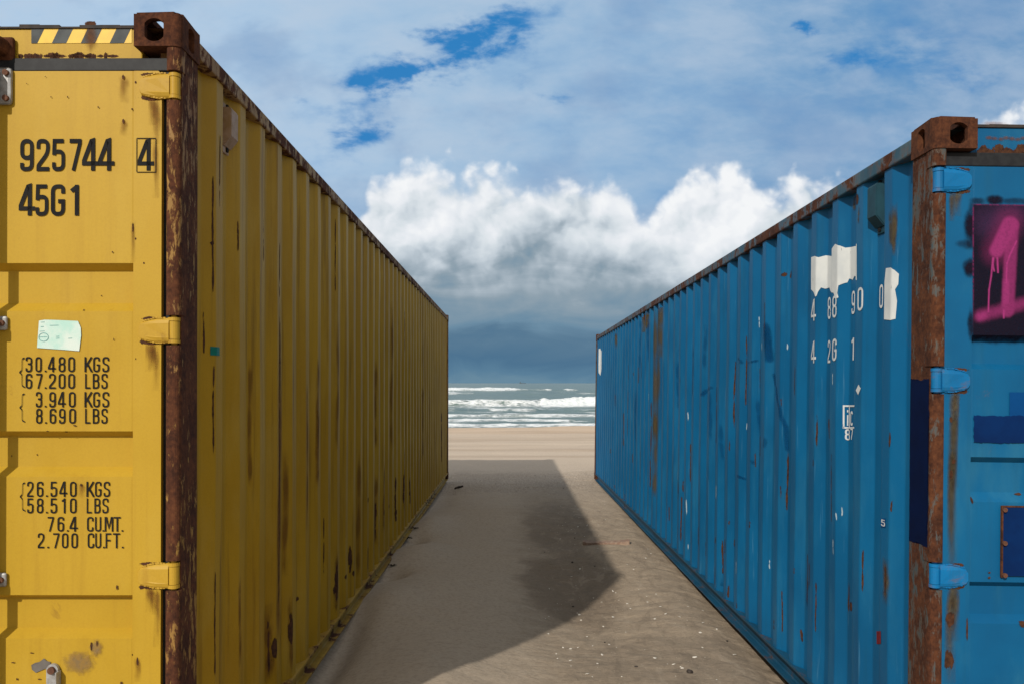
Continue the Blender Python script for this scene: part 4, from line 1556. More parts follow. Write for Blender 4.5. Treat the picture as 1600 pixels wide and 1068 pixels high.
# handle retainer low on the door
u_, w_ = yc.on_door(84.5, 1044)
bm = bmesh.new()
prof = [(u_ + 0.020 * math.cos(t), w_ + 0.020 * math.sin(t)) for t in [math.pi * i / 10 for i in range(11)]] + [(u_ - 0.020, w_ - 0.16), (u_ + 0.020, w_ - 0.16)]
bm_prism(bm, [(-a, b) for a, b in prof], 'y', 0.006, 0.0185)
bm_box(bm, *sorted((-(u_ - 0.020), -(u_ - 0.024))), -0.012, 0.0185, w_ - 0.16, w_ - 0.004)
bm_box(bm, *sorted((-(u_ - 0.02), -(u_ + 0.14))), -0.024, -0.012, w_ - 0.13, w_ - 0.10, 0.003)
finish('handle_catch', bm, M['zinc'], ydoor)
for dz_ in (0.0, 0.068):
    bm = bmesh.new()
    bm_cyl(bm, (-u_, 0.002, w_ - dz_), (0, 1, 0), 0.0125, 0.012, 14)
    finish('bolt', bm, M['bolt'], ydoor)

# vent on the side
def vent(c, px, py0, py1, mat, depth):
    v, wt = c.on_side(px, py0, 0.040)
    _, wb = c.on_side(px, py1, 0.040)
    half = 0.045
    h = wt - wb
    bm = bmesh.new()
    us = 0.047
    pr = [(us + 0.02, wt - 0.012), (us - depth + 0.006, wt - 0.012), (us - depth, wt - 0.022), (us - depth, wb + h * 0.30), (us - 0.010, wb + h * 0.10), (us + 0.02, wb + h * 0.10)]
    bm_prism(bm, [(c.s * a, b) for a, b in pr], 'y', v - half, v + half)
    es = [e for e in bm.edges if abs(e.verts[0].co.y - e.verts[1].co.y) < 1e-6]
    bmesh.ops.bevel(bm, geom=es, offset=0.004, segments=2, affect='EDGES')
    for zz in (wt - 0.002, wb + h * 0.06):
        bm_box(bm, *sorted((c.s * (us - 0.004), c.s * (us + 0.01))), v - half * 0.8, v + half * 0.8, zz - 0.020, zz + 0.014, 0.003)
    o = finish('vent', bm, mat, c.e)
    for zz in (wt + 0.002, wb + h * 0.05):
        bm = bmesh.new()
        bm_cyl(bm, (c.s * (us - 0.006), v + 0.006, zz), (1, 0, 0), 0.011, 0.008, 10)
        finish('rivet', bm, M['dark'], o)
    return o


vent(yc, 354, 168, 238, M['vent_y'], 0.040)

# marks down the yellow side
def side_streaks(c, lst, mat, width=1.0, cap=0.05, off=0.0013):
    for px, y0, y1, wpx in lst:
        v, wt = c.on_side(px, y0)
        _, wb = c.on_side(px, y1)
        Y = v + c.loc[1]
        rv = min(cap, wpx * Y * Y / (F * abs(c.loc[0])) * width)
        side_blot(c, v, (wb + wt) / 2, max(rv, 0.006), (wt - wb) / 2, mat, 'streak', off)


def side_spots(c, lst, mat, cap=0.06, off=0.0015):
    for px, py, rx, ry in lst:
        v, w_ = c.on_side(px, py)
        Y = v + c.loc[1]
        side_blot(c, v, w_, max(0.008, min(cap, rx * Y * Y / (F * abs(c.loc[0])))), ry * Y / F, mat, 'blot', off)


ys_ = [(437, 372, 470, 2.5), (437, 440, 960, 4.0), (333, 265, 470, 2.0), (334, 560, 720, 2.2), (337, 880, 1066, 2.0), (344, 200, 330, 2.0), (318, 470, 560, 2.0),
       (454, 950, 1010, 6.0), (429, 990, 1030, 5.0), (420, 960, 1060, 3.0), (526, 868, 960, 7.0), (547, 848, 900, 5.0), (575, 850, 900, 3.0),
       (586, 780, 840, 4.0), (618, 742, 820, 3.0), (630, 735, 800, 4.5), (641, 740, 790, 4.0), (523, 330, 460, 1.2), (632, 480, 560, 1.6), (412, 330, 420, 1.0), (372, 330, 400, 1.0), (505, 790, 900, 1.4), (690, 640, 730, 1.2)]
side_streaks(yc, [(497, 560, 700, 2.5), (528, 500, 700, 2.5), (612, 470, 700, 3), (586, 560, 700, 3), (660, 600, 720, 2.5), (480, 600, 840, 2.5), (560, 700, 900, 3), (390, 560, 760, 2.5), (445, 700, 900, 3), (376, 900, 1040, 3)], M['st_run'], 0.7, 0.03, 0.0008)
side_streaks(yc, ys_, M['st_rust'], 0.28, 0.018)
side_streaks(yc, [(437, 560, 1000, 6), (455, 930, 1050, 3), (527, 860, 950, 6), (586, 740, 850, 5), (632, 700, 810, 5), (600, 720, 830, 5), (420, 940, 1066, 5), (497, 640, 760, 3)], M['st_run'], 0.7, 0.04, 0.0009)
side_spots(yc, ((331, 380, 2, 5), (437, 566, 2, 4), (526, 905, 3.5, 28), (455, 985, 4, 30), (430, 1012, 3, 20), (541, 900, 3, 5), (547, 872, 2.4, 20), (600, 800, 2, 7), (632, 762, 3, 9), (586, 800, 2, 14), (575, 780, 2, 6), (608, 790, 2, 4),
                (463, 935, 1.4, 5), (552, 895, 2, 6), (523, 920, 2.4, 9), (618, 800, 2, 7), (641, 770, 2, 6)), M['st_rust'], 0.03)
yc.pattern['side'].join(yc.side)
v0, wt = yc.on_side(328, 541)
v1, _ = yc.on_side(343, 543)
_, wb = yc.on_side(328, 554.5)
yc.side_decal('green_tape', [([(v0, wb), (v1, wb), (v1, wt), (v0, wt)], 0)], M['tape'], yc.side, 0.002)

# ---- the blue container
bc = Container(1, 2.63, (1.538, 3.07, CAMZ - 1.64), (-0.0087, 0.0140, 0.0), 0.437 - 0.2835, 'blue', None)
tag(bc.e, 'blue shipping container with white paint patches and pink spray graffiti on its door', 'container', 'shipping containers on the beach')


def bw(py):
    return bc.on_door(1550, py)[1]


bc.hinges = [bw(281), bw(593), bw(898), 0.22]
bc.header = (2.508, 2.606)
bc.door_top = bw(259)
bc.edge, bc.stile = 0.040, bc.on_door(1518.5, 500)[0]
bc.rod = 0.56
bc.brackets = [('big', 2.30), ('small', 1.6), ('small', 0.9), ('big', 0.30)]
bprof = []
for bot, rec, slo, bul in ((522, 532, 566, 575), (712, 721, 768, 782), (907, 916, 960, 972), (1102, 1111, 1155, 1168)):
    bprof += [(bw(bul), 0.0), (bw(slo), 0.032), (bw(rec), 0.032), (bw(bot), 0.0)]
bc.dprof = sorted(bprof)
bc.build_shell()
bdoor = bc.build_door(False)
bc.build_door(True)
vent(bc, 1376, 285, 362, M['vent_b'], 0.046)


def bs_rect(x0, y0, x1, y1):
    """Rectangle on the blue side; x0 is the far (left) edge in the photograph."""
    va, wa = bc.on_side(x1, y1)
    vb, wb_ = bc.on_side(x0, y0)
    _, wt1 = bc.on_side(x1, y0)
    return va, vb, wa, wt1


# rolled white paint over the old owner's name: the outline has ragged runs at its foot
def side_outline(pts):
    return [bc.on_side(*p) for p in pts]


wp = [(1339, 381), (1322, 387), (1314, 384), (1306, 381), (1301, 388), (1300, 400), (1291, 399), (1280, 402), (1274, 400), (1268, 402), (1268, 452), (1272, 458), (1275, 474), (1277, 470), (1279, 457), (1284, 449), (1290, 451), (1297, 449),
      (1299, 456), (1303, 460), (1305, 474), (1309, 479), (1311, 476), (1309, 462), (1311, 446), (1318, 443), (1325, 441), (1328, 435), (1333, 437), (1336, 431), (1339, 438)]
wp = [(x_, y_ if y_ < 455 else 455 + (y_ - 455) * 0.45) for x_, y_ in wp]
wp2 = [(1405, 428), (1398, 422), (1392, 418), (1384, 419), (1382, 440), (1382, 470), (1382, 499), (1392, 500), (1400, 498), (1402, 470), (1399, 452), (1404, 444)]
far = [(935.6, 545), (938.8, 544), (940.2, 548), (940.0, 575), (938.8, 586), (937.2, 584), (936.4, 578), (935.6, 579)]
bc.side_decal('white_paint_patch', [(side_outline(wp), 0)], M['white_roll'], bc.side, 0.002)
bc.side_decal('white_paint_patch', [(side_outline(wp2), 0)], M['white_roll'], bc.side, 0.002)
bc.side_decal('white_paint_patch', [(side_outline(far), 0)], M['white_roll'], bc.side, 0.002)


def side_text(items, lst, t=0.13):
    for ch, xa, xb, y0, y1 in items:
        # keep each character on one fold of the corrugation
        xm = 0.5 * (xa + xb)
        lim = []
        for xe in (xa, xb):
            pv_ = bc.on_side(xm, y1)[0]
            last = pv_
            for q_ in range(1, 15):
                cur = bc.on_side(xm + (xe - xm) * q_ / 14, y1)[0]
                if abs(cur - last) > 0.035:
                    break
                last = cur
            lim.append(last)
        va, vb = lim
        _, wb_ = bc.on_side(xm, y1)
        vm = 0.5 * (va + vb)
        ym = vm + bc.loc[1]
        _, wt_ = bc.on_side(xm, y0)
        h = wt_ - wb_
        nat = {'1': 0.40, '4': 0.56}.get(ch, 0.52)
        ws = abs(vb - va) / (nat * h / 1.12)
        for quad, k in glyph(ch, 0, 0, h, ws, t):
            lst.append(([(va - qx, wb_ + qy) for qx, qy in quad], k))


lt = []
side_text([('4', 1268.5, 1276, 468, 501), ('8', 1294.5, 1301, 464, 498), ('8', 1301.5, 1308, 462, 496), ('9', 1331.5, 1339, 454, 490), ('0', 1340, 1348.5, 449, 485), ('0', 1374, 1382, 444, 481)], lt)
bc.side_decal('container_number', lt, M['white'], bc.side, 0.0026)
lt = []
side_text([('4', 1268.5, 1276, 533, 567), ('2', 1294.5, 1301, 531, 566), ('G', 1301.5, 1308, 529, 563), ('1', 1330.5, 1337.5, 527, 562)], lt)
bc.side_decal('size_code', lt, M['white'], bc.side, 0.0026)
lt = []


def add_rect(x0, y0, x1, y1, k=0):
    lt.append((side_outline([(x0, y1), (x1, y1), (x1, y0), (x0, y0)]), k))


for r_ in ((1319, 632, 1336.5, 634.6), (1319, 666, 1336.5, 668.5), (1319, 634, 1321.6, 667), (1328.4, 634, 1329.6, 667)):
    add_rect(*r_, k=0)
side_text([('i', 1322, 1329, 638, 664), ('c', 1330.6, 1338, 633.5, 664)], lt, 0.14)
side_text([('8', 1322.5, 1329.5, 669.5, 686.5), ('7', 1330.5, 1337, 669, 686)], lt, 0.15)
bc.side_decal('inspection_mark', lt, M['white'], bc.side, 0.0026)
lt = [(side_outline([(1338.5, 609), (1342.5, 600), (1346, 606), (1342, 616)]), 0)]
bc.side_decal('diamond_sticker', lt, M['white_roll'], bc.side, 0.0026)
lt = [(side_outline([(1377.5, 809), (1384.5, 809), (1384.5, 823), (1377.5, 823)]), 0)]
bc.side_decal('small_tag', lt, M['midblue'], bc.side, 0.0022)
lt = []
side_text([('5', 1378.5, 1384, 811, 821)], lt, 0.16)
bc.side_decal('tag_print', lt, M['white'], bc.side, 0.003)
bc.side_decal('red_mark', [(side_outline([(1371.5, 985), (1378, 985), (1378, 1005), (1371.5, 1005)]), 0)], M['red'], bc.side, 0.0022)

bs_list = [(1278, 640, 700, 2.5), (1232, 700, 800, 3.0), (1297, 650, 690, 3.0), (1327, 900, 960, 4.0), (1330, 940, 955, 5.0), (1385, 880, 935, 5.0), (1394, 775, 800, 2.5), (1391, 670, 700, 3.0),
           (1060, 750, 780, 3.5), (1068, 745, 770, 2.0), (1065, 770, 850, 2.0), (1091, 820, 860, 2.5), (1103, 840, 870, 2.0), (1118, 835, 850, 2.5), (1133, 840, 865, 3.0), (1148, 840, 860, 3.5), (1172, 812, 825, 2.2), (1210, 965, 985, 3.5),
           (1139, 905, 935, 2.2), (1149, 560, 680, 2.0), (1167, 520, 640, 1.6), (1223, 920, 1000, 1.8), (1181, 705, 730, 1.4), (1236, 420, 436, 2.5), (1253, 980, 1010, 3), (1242, 560, 620, 1.8), (1350, 850, 930, 1.8), (1300, 700, 820, 1.4), (954, 700, 708, 2.5),
           (975, 640, 700, 1.4), (982, 560, 690, 1.4), (1000, 700, 760, 1.6), (1018, 620, 780, 1.4), (1080, 690, 760, 1.4), (1120, 600, 700, 1.2), (1130, 840, 900, 2), (1195, 470, 520, 1.5), (1262, 860, 960, 1.6), (1275, 905, 990, 1.6)]
side_streaks(bc, bs_list, M['st_rust'], 0.36, 0.014)
wash = [(1029, 468, 720, 9), (1035, 470, 560, 6), (1024, 480, 690, 5), (1008, 488, 520, 5), (1011, 485, 515, 3), (963, 520, 545, 3), (1390, 330, 380, 5), (1336, 300, 330, 5), (1342, 320, 350, 3), (1397, 320, 400, 4), (1026, 640, 780, 3)]
side_streaks(bc, wash, M['st_wash'], 0.55, 0.09, 0.0009)
side_spots(bc, ((1339, 312, 5, 12), (1225, 429, 2.5, 5), (1008, 492, 2, 14), (1330, 945, 3, 10)), M['st_rust'], 0.04)
side_streaks(bc, [(1394, 318, 385, 4), (1385, 870, 945, 5), (1012, 486, 512, 5)], M['st_wash'], 1.0, 0.06, 0.0011)
sm = [(1001, 498, 580, 9), (1014, 490, 570, 7), (1102, 505, 580, 5), (1110, 605, 690, 7), (1128, 660, 720, 5), (1186, 620, 680, 4), (1194, 680, 700, 5), (1130, 900, 1000, 5), (1262, 900, 960, 7), (1060, 560, 640, 4), (1083, 540, 620, 4), (995, 600, 720, 5)]
side_streaks(bc, sm, M['st_smear'], 0.45, 0.03, 0.0011)
for path, wd in (([(1195, 508), (1199, 535), (1203, 565)], 4), ([(1210, 585), (1214, 620), (1220, 650), (1229, 668), (1231, 705)], 2.4), ([(1154, 560), (1161, 569)], 2.0), ([(1170, 566), (1178, 564), (1186, 562)], 2), ([(1110, 605), (1094, 618)], 2.4), ([(1153, 743), (1166, 748)], 2), ([(1176, 720), (1181, 726)], 2)):
    for a_, b_ in zip(path, path[1:]):
        k_ = max(2, int(math.hypot(b_[0] - a_[0], b_[1] - a_[1]) / 3))
        side_spots(bc, [(a_[0] + (b_[0] - a_[0]) * t_ / k_, a_[1] + (b_[1] - a_[1]) * t_ / k_, wd, wd * 1.6) for t_ in range(k_)], M['st_smear'], 0.05, 0.0012)
rnd = random.Random(12)
chips = []
for i in range(22):
    px = rnd.choice((1149, 1167, 1240, 1270, 1297, 1303, 1305, 980, 1016, 1085, 1118, 1316, 1230, 1189, 1142, 1060, 1075, 1205)) + rnd.uniform(-2, 2)
    py = rnd.uniform(480, 960)
    chips.append((px, py, py + rnd.uniform(6, 34), rnd.uniform(0.3, 0.6)))
side_streaks(bc, chips, M['st_chip'], 0.6, 0.010, 0.0015)
side_streaks(bc, [(rnd.choice((1149, 1167, 1240, 1270, 1297, 1065, 1090, 1118, 1139, 1189, 1223, 1262, 960, 975, 990, 1000, 1045)) + rnd.uniform(-3, 3), y_, y_ + rnd.uniform(6, 45), rnd.uniform(0.3, 1.0)) for y_ in [rnd.uniform(560, 1000) for _ in range(30)]], M['st_rust'], 0.5, 0.009, 0.0014)
bc.pattern['side'].join(bc.side)

# navy roller patch on the corner post
va, wb_ = bc.on_side(1466.5, 862, 0.0)
vb, wt_ = bc.on_side(1417.5, 592, 0.0)
bm = bmesh.new()
for (v0_, v1_, u_, l_, r_) in ((0.026, 0.0595, 0.0022, 1.0, 0.0), (0.0600, 0.1755, 0.0056, 0.0, 0.25)):
    pl = rough_rect(v0_, v1_, wb_, wt_, 0.004, 5, 0.012, left=l_, right=r_)
    f = bm.faces.new([bm.verts.new((u_, p[0], p[1])) for p in pl])
    bmesh.ops.triangulate(bm, faces=[f])
finish('navy_paint_patch', bm, M['navy'], bc.post, recalc=False)
# hinge-line weathering and paint patches on the blue door
dp = lambda x0, y0, x1, y1, amp, seed, **k: rough_rect(*sorted((bc.on_door(x0, y0)[0], bc.on_door(x1, y0)[0])), *sorted((bc.on_door(x0, y0)[1], bc.on_door(x0, y1)[1])), amp, seed, 0.006, **k)
bc.door_decal('navy_paint_patch', [(dp(1521, 647, 1680, 689, 0.0022, 8), 0)], M['navy2'], bdoor, 0.0034)
bc.door_decal('blue_paint_patch', [(dp(1577, 610, 1680, 660, 0.0004, 9), 0)], M['midblue'], bdoor, 0.0026)
for px, y0, y1, wd in ((1489, 612, 760, 9), (1487, 640, 900, 8), (1484, 922, 1066, 9), (1492, 918, 1000, 7), (1487, 298, 345, 5), (1486, 700, 880, 8)):
    a_ = bc.on_door(px, y1)
    b_ = bc.on_door(px, y0)
    door_blot(bc, a_[0], (a_[1] + b_[1]) / 2, wd * 0.0024, (b_[1] - a_[1]) / 2, M['st_wash'], 'run', 0.0009)
for px, py, rx, ry in ((1484, 965, 7, 14), (1483, 1030, 8, 18), (1519, 780, 2, 6), (1598, 972, 7, 5), (1545, 892, 2.4, 2), (1545, 900, 2.4, 2), (1511, 980, 1.6, 22), (1597, 770, 7, 2), (1490, 720, 3, 4), (1486, 740, 3, 8), (1486, 655, 3, 5), (1505, 278, 9, 3)):
    a_ = bc.on_door(px, py)
    door_blot(bc, a_[0], a_[1], rx * 0.0024 * 1.3, ry * 0.0024 * 1.3, M['st_rust'])
for h_ in bc.hinges:
    door_blot(bc, 0.112, h_ - 0.040, 0.052, 0.014, M['st_rust'], 'blot', 0.0006)
    door_blot(bc, 0.112, h_ + 0.040, 0.046, 0.010, M['st_rust'], 'blot', 0.0006)
    door_blot(bc, 0.095, h_ - 0.085, 0.022, 0.050, M['st_wash'], 'run', 0.0008)
bc.pattern['door'].join(bdoor)
for i in range(14):
    a_ = bc.on_door(1536 + 12 * i, 236 + 5 * math.sin(i * 2.1), 0.052)
    door_blot(bc, a_[0], a_[1], 0.034, 0.030, M['st_rust'], 'blot', 0.0010 + 0.00004 * i, 'head', 0.052)
for i in range(12):
    a_ = bc.on_door(1545 + 9 * i, 214 + (i % 3), 0.052)
    door_blot(bc, a_[0], a_[1], 0.016, 0.009, M['st_run'], 'blot', 0.0018, 'head', 0.052)
a_ = bc.on_door(1552, 192, 0.052)
door_blot(bc, a_[0], a_[1], 0.06, 0.010, M['st_run'], 'blot', 0.0020, 'head', 0.052)
bc.pattern['head'].join(bc.head)

# data plate
ua, wt_ = bc.on_door(1563, 787)
ub, wb_ = bc.on_door(1660, 899)
bm = bmesh.new()
bm_box(bm, ua + 0.006, ub - 0.006, 0.0120, 0.0180, wb_ + 0.006, wt_ - 0.006)
plate = finish('data_plate', bm, M['navy2'], bdoor)
bm = bmesh.new()
bm_box(bm, ua, ua + 0.0065, 0.0095, 0.0190, wb_, wt_, 0.001)
bm_box(bm, ub - 0.0065, ub, 0.0095, 0.0190, wb_, wt_, 0.001)
bm_box(bm, ua + 0.007, ub - 0.007, 0.0105, 0.0190, wt_ - 0.006, wt_, 0.001)
finish('plate_frame', bm, M['cast'], plate).parent = bdoor
for py in (793, 845, 895):
    a_ = bc.on_door(1566.5, py)
    bm = bmesh.new()
    bm_cyl(bm, (a_[0], 0.006, a_[1]), (0, 1, 0), 0.0085, 0.010, 12)
    finish('bolt', bm, M['bolt'], bdoor)


# spray paint on the door: soft edged, so it carries its own coverage per vertex
def build_graffiti():
    xs = np.arange(1484, 1680, 1.0)
    ys = np.arange(292, 548, 1.0)
    X, Y = np.meshgrid(xs, ys)

    def seg(x0, y0, x1, y1):
        dx, dy = x1 - x0, y1 - y0
        t = np.clip(((X - x0) * dx + (Y - y0) * dy) / (dx * dx + dy * dy), 0, 1)
        return np.hypot(X - x0 - t * dx, Y - y0 - t * dy), t

    def soft(d, r, s):
        return 1 - smooth(d, r - s, r + s)
    nz = fbm(X / 9, Y / 9, 4, 4)
    nf = fbm(X / 2.2, Y / 2.2, 8, 2)
    # black field: sharp left and top (masked), soft at the foot
    inside = smooth(X, 1519.2, 1520.8)
    fld = inside * smooth(Y, 317, 319) * (1 - smooth(Y + 5 * nz, 520, 538))
    blk = 0.97 * fld
    for cx, cy, rx, ry, a in ((1517, 354, 11, 27, 0.95), (1516, 380, 14, 10, 0.6), (1516, 418, 12, 15, 0.9), (1517, 506, 6, 26, 0.7), (1555, 311, 15, 8, 0.9), (1528, 313, 14, 6, 0.5), (1590, 312, 40, 5, 0.4), (1504, 380, 12, 6, 0.35), (1518, 330, 6, 20, 0.45)):
        d = np.hypot((X - cx) / rx, (Y - cy) / ry) + 0.22 * nz
        left = np.where(X < 1520, 1.0, 1.0)
        blk = np.maximum(blk, a * (1 - smooth(d, 0.35, 1.25)) * left)
    alpha = blk
    base = np.zeros(X.shape + (3,))
    base[...] = (0.008, 0.006, 0.016)
    pink = np.array((0.27, 0.030, 0.145))
    purple = np.array((0.060, 0.024, 0.080))

    def lay(cov, c, on_field=True):
        nonlocal base, alpha
        cov = np.clip(cov, 0, 1) * (inside if on_field else 1.0)
        base = base * (1 - cov[..., None]) + c * cov[..., None]
        alpha = np.maximum(alpha, cov)
    d, _ = seg(1545, 345, 1582, 330)
    lay(0.55 * soft(d + 6 * nz, 20, 26) * (Y > 318), purple)
    d, _ = seg(1577, 345, 1556, 392)
    lay(0.6 * soft(d, 18, 16), pink * 0.6)
    d, t = seg(1578, 350, 1557, 390)
    lay(0.95 * soft(d + nf, 13 - 2.0 * t, 3.5), pink)
    d, _ = seg(1581, 350, 1574, 484)
    lay(0.80 * soft(d + nf, 10, 3.0), pink * 0.92)
    d, _ = seg(1572, 440, 1571, 482)
    lay(0.7 * soft(d, 5, 3.0), pink * 1.05)
    d, _ = seg(1531, 493, 1640, 460)
    lay(0.85 * soft(d + 1.5 * nz, 8, 7), pink * 0.8)
    d, _ = seg(1531, 494, 1536, 492)
    lay(0.8 * soft(d, 5, 5), pink)
    for pth, wd in (([(1551, 402), (1548.5, 430), (1545, 452), (1544, 486)], 1.1), ([(1552, 402), (1551, 412), (1553, 422)], 1.2), ([(1558, 402), (1559, 424)], 1.3), ([(1568, 484), (1568, 495)], 1.2), ([(1588, 375), (1577, 398), (1573, 410), (1572, 440)], 1.0)):
        for a_, b_ in zip(pth, pth[1:]):
            d, _ = seg(*a_, *b_)
            lay(0.95 * soft(d, wd, 0.8), pink * 1.25, True)
    ln = np.maximum(np.exp(-((X - 1520.2) / 0.9) ** 2) * (Y > 318) * (1 - smooth(Y, 440, 520)), np.exp(-((Y - 318.6) / 0.9) ** 2) * (X > 1519.5))
    lay(0.8 * ln * np.clip(0.8 + nf, 0, 1), pink * 0.8, False)
    alpha = np.clip(alpha * np.clip(1 + 0.25 * nf, 0, 1.1), 0, 1)
    V3 = np.zeros(X.shape + (3,))
    for r in range(X.shape[0]):
        for c in range(X.shape[1]):
            u, w = bc.on_door(float(X[r, c]), float(Y[r, c]))
            V3[r, c] = (u, bc.door_v(u, w) - 0.0015 + (0.001 if u > bc.stile and False else 0.0), w)
    o = grid_mesh('spray_graffiti', V3[..., 0], V3[..., 1], V3[..., 2], None)
    me = o.data
    at = me.attributes.new('spray', 'FLOAT_COLOR', 'POINT')
    at.data.foreach_set('color', np.concatenate([base, alpha[..., None]], -1).astype(np.float32).ravel())
    m, g, bs = new_mat('spray_paint')
    nd = g.n('ShaderNodeAttribute', attribute_name='spray')
    g.set(bs.inputs['Base Color'], nd.outputs['Color'])
    g.set(bs.inputs['Alpha'], nd.outputs['Alpha'])
    bs.inputs['Roughness'].default_value = 0.7
    bs.inputs['Specular IOR Level'].default_value = 0.08
    me.materials.append(m)
    for p in me.polygons:
        p.use_smooth = False
    o.parent = bdoor
    o['label'] = 'pink dripping spray paint stroke on a black sprayed field'


build_graffiti()


# ------------------------------------------------------------------ things lying on the sand
def on_sand(px, py):
    Y = 8.0
    for _ in range(12):
        X = (px - 797.0) / F * Y
        z = float(sand_z(X, Y))
        Y = (CAMZ - z) * F / (py - 598.0)
    return (px - 797.0) / F * Y, Y, z


def shell_mesh(seed):
    rnd = random.Random(seed)
    bm = bmesh.new()
    n = 9
    c = bm.verts.new((0, 0, 0.32))
    rings = []
    for k in (0.55, 1.0):
        ring = []
        for i in range(n):
            t = 2 * math.pi * i / n
            r = k * (1 + 0.18 * math.sin(i * 2.3 + seed) + rnd.uniform(-0.1, 0.1))
            ring.append(bm.verts.new((r * math.cos(t), 0.75 * r * math.sin(t), 0.30 * (1 - k * k) + 0.03 * rnd.uniform(-1, 1))))
        rings.append(ring)
    for i in range(n):
        j = (i + 1) % n
        bm.faces.new((c, rings[0][i], rings[0][j]))
        bm.faces.new((rings[0][i], rings[1][i], rings[1][j], rings[0][j]))
    low = [bm.verts.new((v.co.x * 0.96, v.co.y * 0.96, v.co.z - 0.10)) for v in rings[1]]
    for i in range(n):
        j = (i + 1) % n
        bm.faces.new((rings[1][i], low[i], low[j], rings[1][j]))
    bm.faces.new(low[::-1])
    bmesh.ops.recalc_face_normals(bm, faces=bm.faces[:])
    me = bpy.data.meshes.new('shell_fragment')
    bm.to_mesh(me)
    bm.free()
    me.materials.append(M['shell'])
    return me


def pebble_mesh(seed, mat, n=2):
    bm = bmesh.new()
    bmesh.ops.create_icosphere(bm, subdivisions=n, radius=1.0)
    rnd = random.Random(seed)
    a = [rnd.uniform(0, 6) for _ in range(3)]
    for v in bm.verts:
        k = 1 + 0.18 * math.sin(3 * v.co.x + a[0]) + 0.14 * math.sin(4 * v.co.y + a[1]) + 0.12 * math.sin(5 * v.co.z + a[2])
        v.co = Vector((v.co.x * k, v.co.y * k * 0.7, v.co.z * k * 0.55))
    me = bpy.data.meshes.new('pebble')
    bm.to_mesh(me)
    bm.free()
    for p in me.polygons:
        p.use_smooth = True
    me.materials.append(mat)
    return me


shells = [shell_mesh(i) for i in range(5)]
rnd = random.Random(21)
spots = [(848, 774), (858, 772), (899, 790), (903, 822), (895, 764), (1012, 857), (1017, 864), (1009, 871), (980, 881), (990, 889), (906, 888), (893, 900), (958, 923), (940, 940), (980, 942), (958, 963), (943, 978), (1032, 947), (1075, 947), (1023, 966), (1098, 953), (1062, 963), (1098, 972),
         (1120, 982), (1094, 988), (1098, 1011), (1147, 1022), (1085, 1026), (1023, 1027), (952, 1006), (941, 1022), (934, 1036), (917, 1052), (891, 1031), (880, 1011), (891, 1013), (917, 994), (908, 968), (905, 960), (902, 957), (1066, 1068 - 25), (985, 950), (1040, 958), (1052, 1037)]
for _ in range(46):
    spots.append((rnd.gauss(892, 26), rnd.gauss(820, 22)))
for _ in range(44):
    px = rnd.uniform(850, 1150)
    py = rnd.uniform(880, 1064)
    if px < 930 + (py - 760) * 0.86 - 30:
        spots.append((px, py))
k = 0
for px, py in spots:
    X, Y, z = on_sand(px, py)
    o = bpy.data.objects.new('shell_fragment', shells[k % 5])
    size = (0.0105 if k < 44 else 0.0065) * rnd.uniform(0.65, 1.35)
    o.scale = (size * rnd.uniform(0.8, 1.3), size, size * 0.9)
    o.location = (X, Y, z + 0.001)
    o.rotation_euler = (rnd.uniform(-0.4, 0.4), rnd.uniform(-0.4, 0.4), rnd.uniform(0, 6.28))
    COL.objects.link(o)
    tag(o, 'tiny bleached white shell fragment scattered on the sand', 'shell', 'shell fragments scattered between the containers')
    k += 1
peb = [pebble_mesh(i, M['pebble']) for i in range(3)]
for i, (px, py, sz) in enumerate(((894, 878, 0.014), (898, 840, 0.010), (851, 862, 0.008), (994, 1041, 0.010), (1078, 1050, 0.022), (895, 947, 0.010), (929, 884, 0.010), (880, 762, 0.011), (836, 742, 0.010), (822, 743, 0.009), (852, 743, 0.009), (775, 755, 0.010), (945, 1003, 0.008), (1136, 1001, 0.010), (820, 790, 0.007))):
    X, Y, z = on_sand(px, py)
    o = bpy.data.objects.new('pebble', peb[i % 3])
    o.scale = (sz, sz, sz)
    o.location = (X, Y, z + sz * 0.25)
    o.rotation_euler = (0, 0, rnd.uniform(0, 6.28))
    COL.objects.link(o)
    tag(o, 'small dark pebble lying on the damp sand', 'pebble', 'dark pebbles on the sand')
# half buried plank
X0, Y0, z0 = on_sand(911, 851)
X1, Y1, z1 = on_sand(985, 850)
bm = bmesh.new()
Lp = X1 - X0
n = 24
prev = None
for i in range(n + 1):
    t = i / n
    x_ = -Lp / 2 + Lp * t
    yw_ = 0.05 + 0.006 * math.sin(t * 17)
    top = 0.004 + 0.014 * (abs(t - 0.5) * 2) ** 3 + 0.002 * math.sin(t * 41)
    ring = [bm.verts.new((x_, -yw_, -0.05)), bm.verts.new((x_, -yw_, top - 0.003)), bm.verts.new((x_, -yw_ + 0.012, top)), bm.verts.new((x_, yw_, top + 0.004)), bm.verts.new((x_, yw_, -0.05))]
    if prev:
        for j in range(5):
            q_ = (j + 1) % 5
            bm.faces.new((prev[j], prev[q_], ring[q_], ring[j]))
    else:
        bm.faces.new(ring)
    prev = ring
bm.faces.new(prev[::-1])
o = finish('driftwood_plank', bm, M['plank'])
o.location = ((X0 + X1) / 2, (Y0 + Y1) / 2 + 0.05, max(z0, z1) + 0.010)
o.rotation_euler = (0, math.atan2(z0 - z1, X1 - X0), math.atan2(Y1 - Y0, X1 - X0))
tag(o, 'weathered wooden plank half buried in sand across the shadow edge', 'plank')
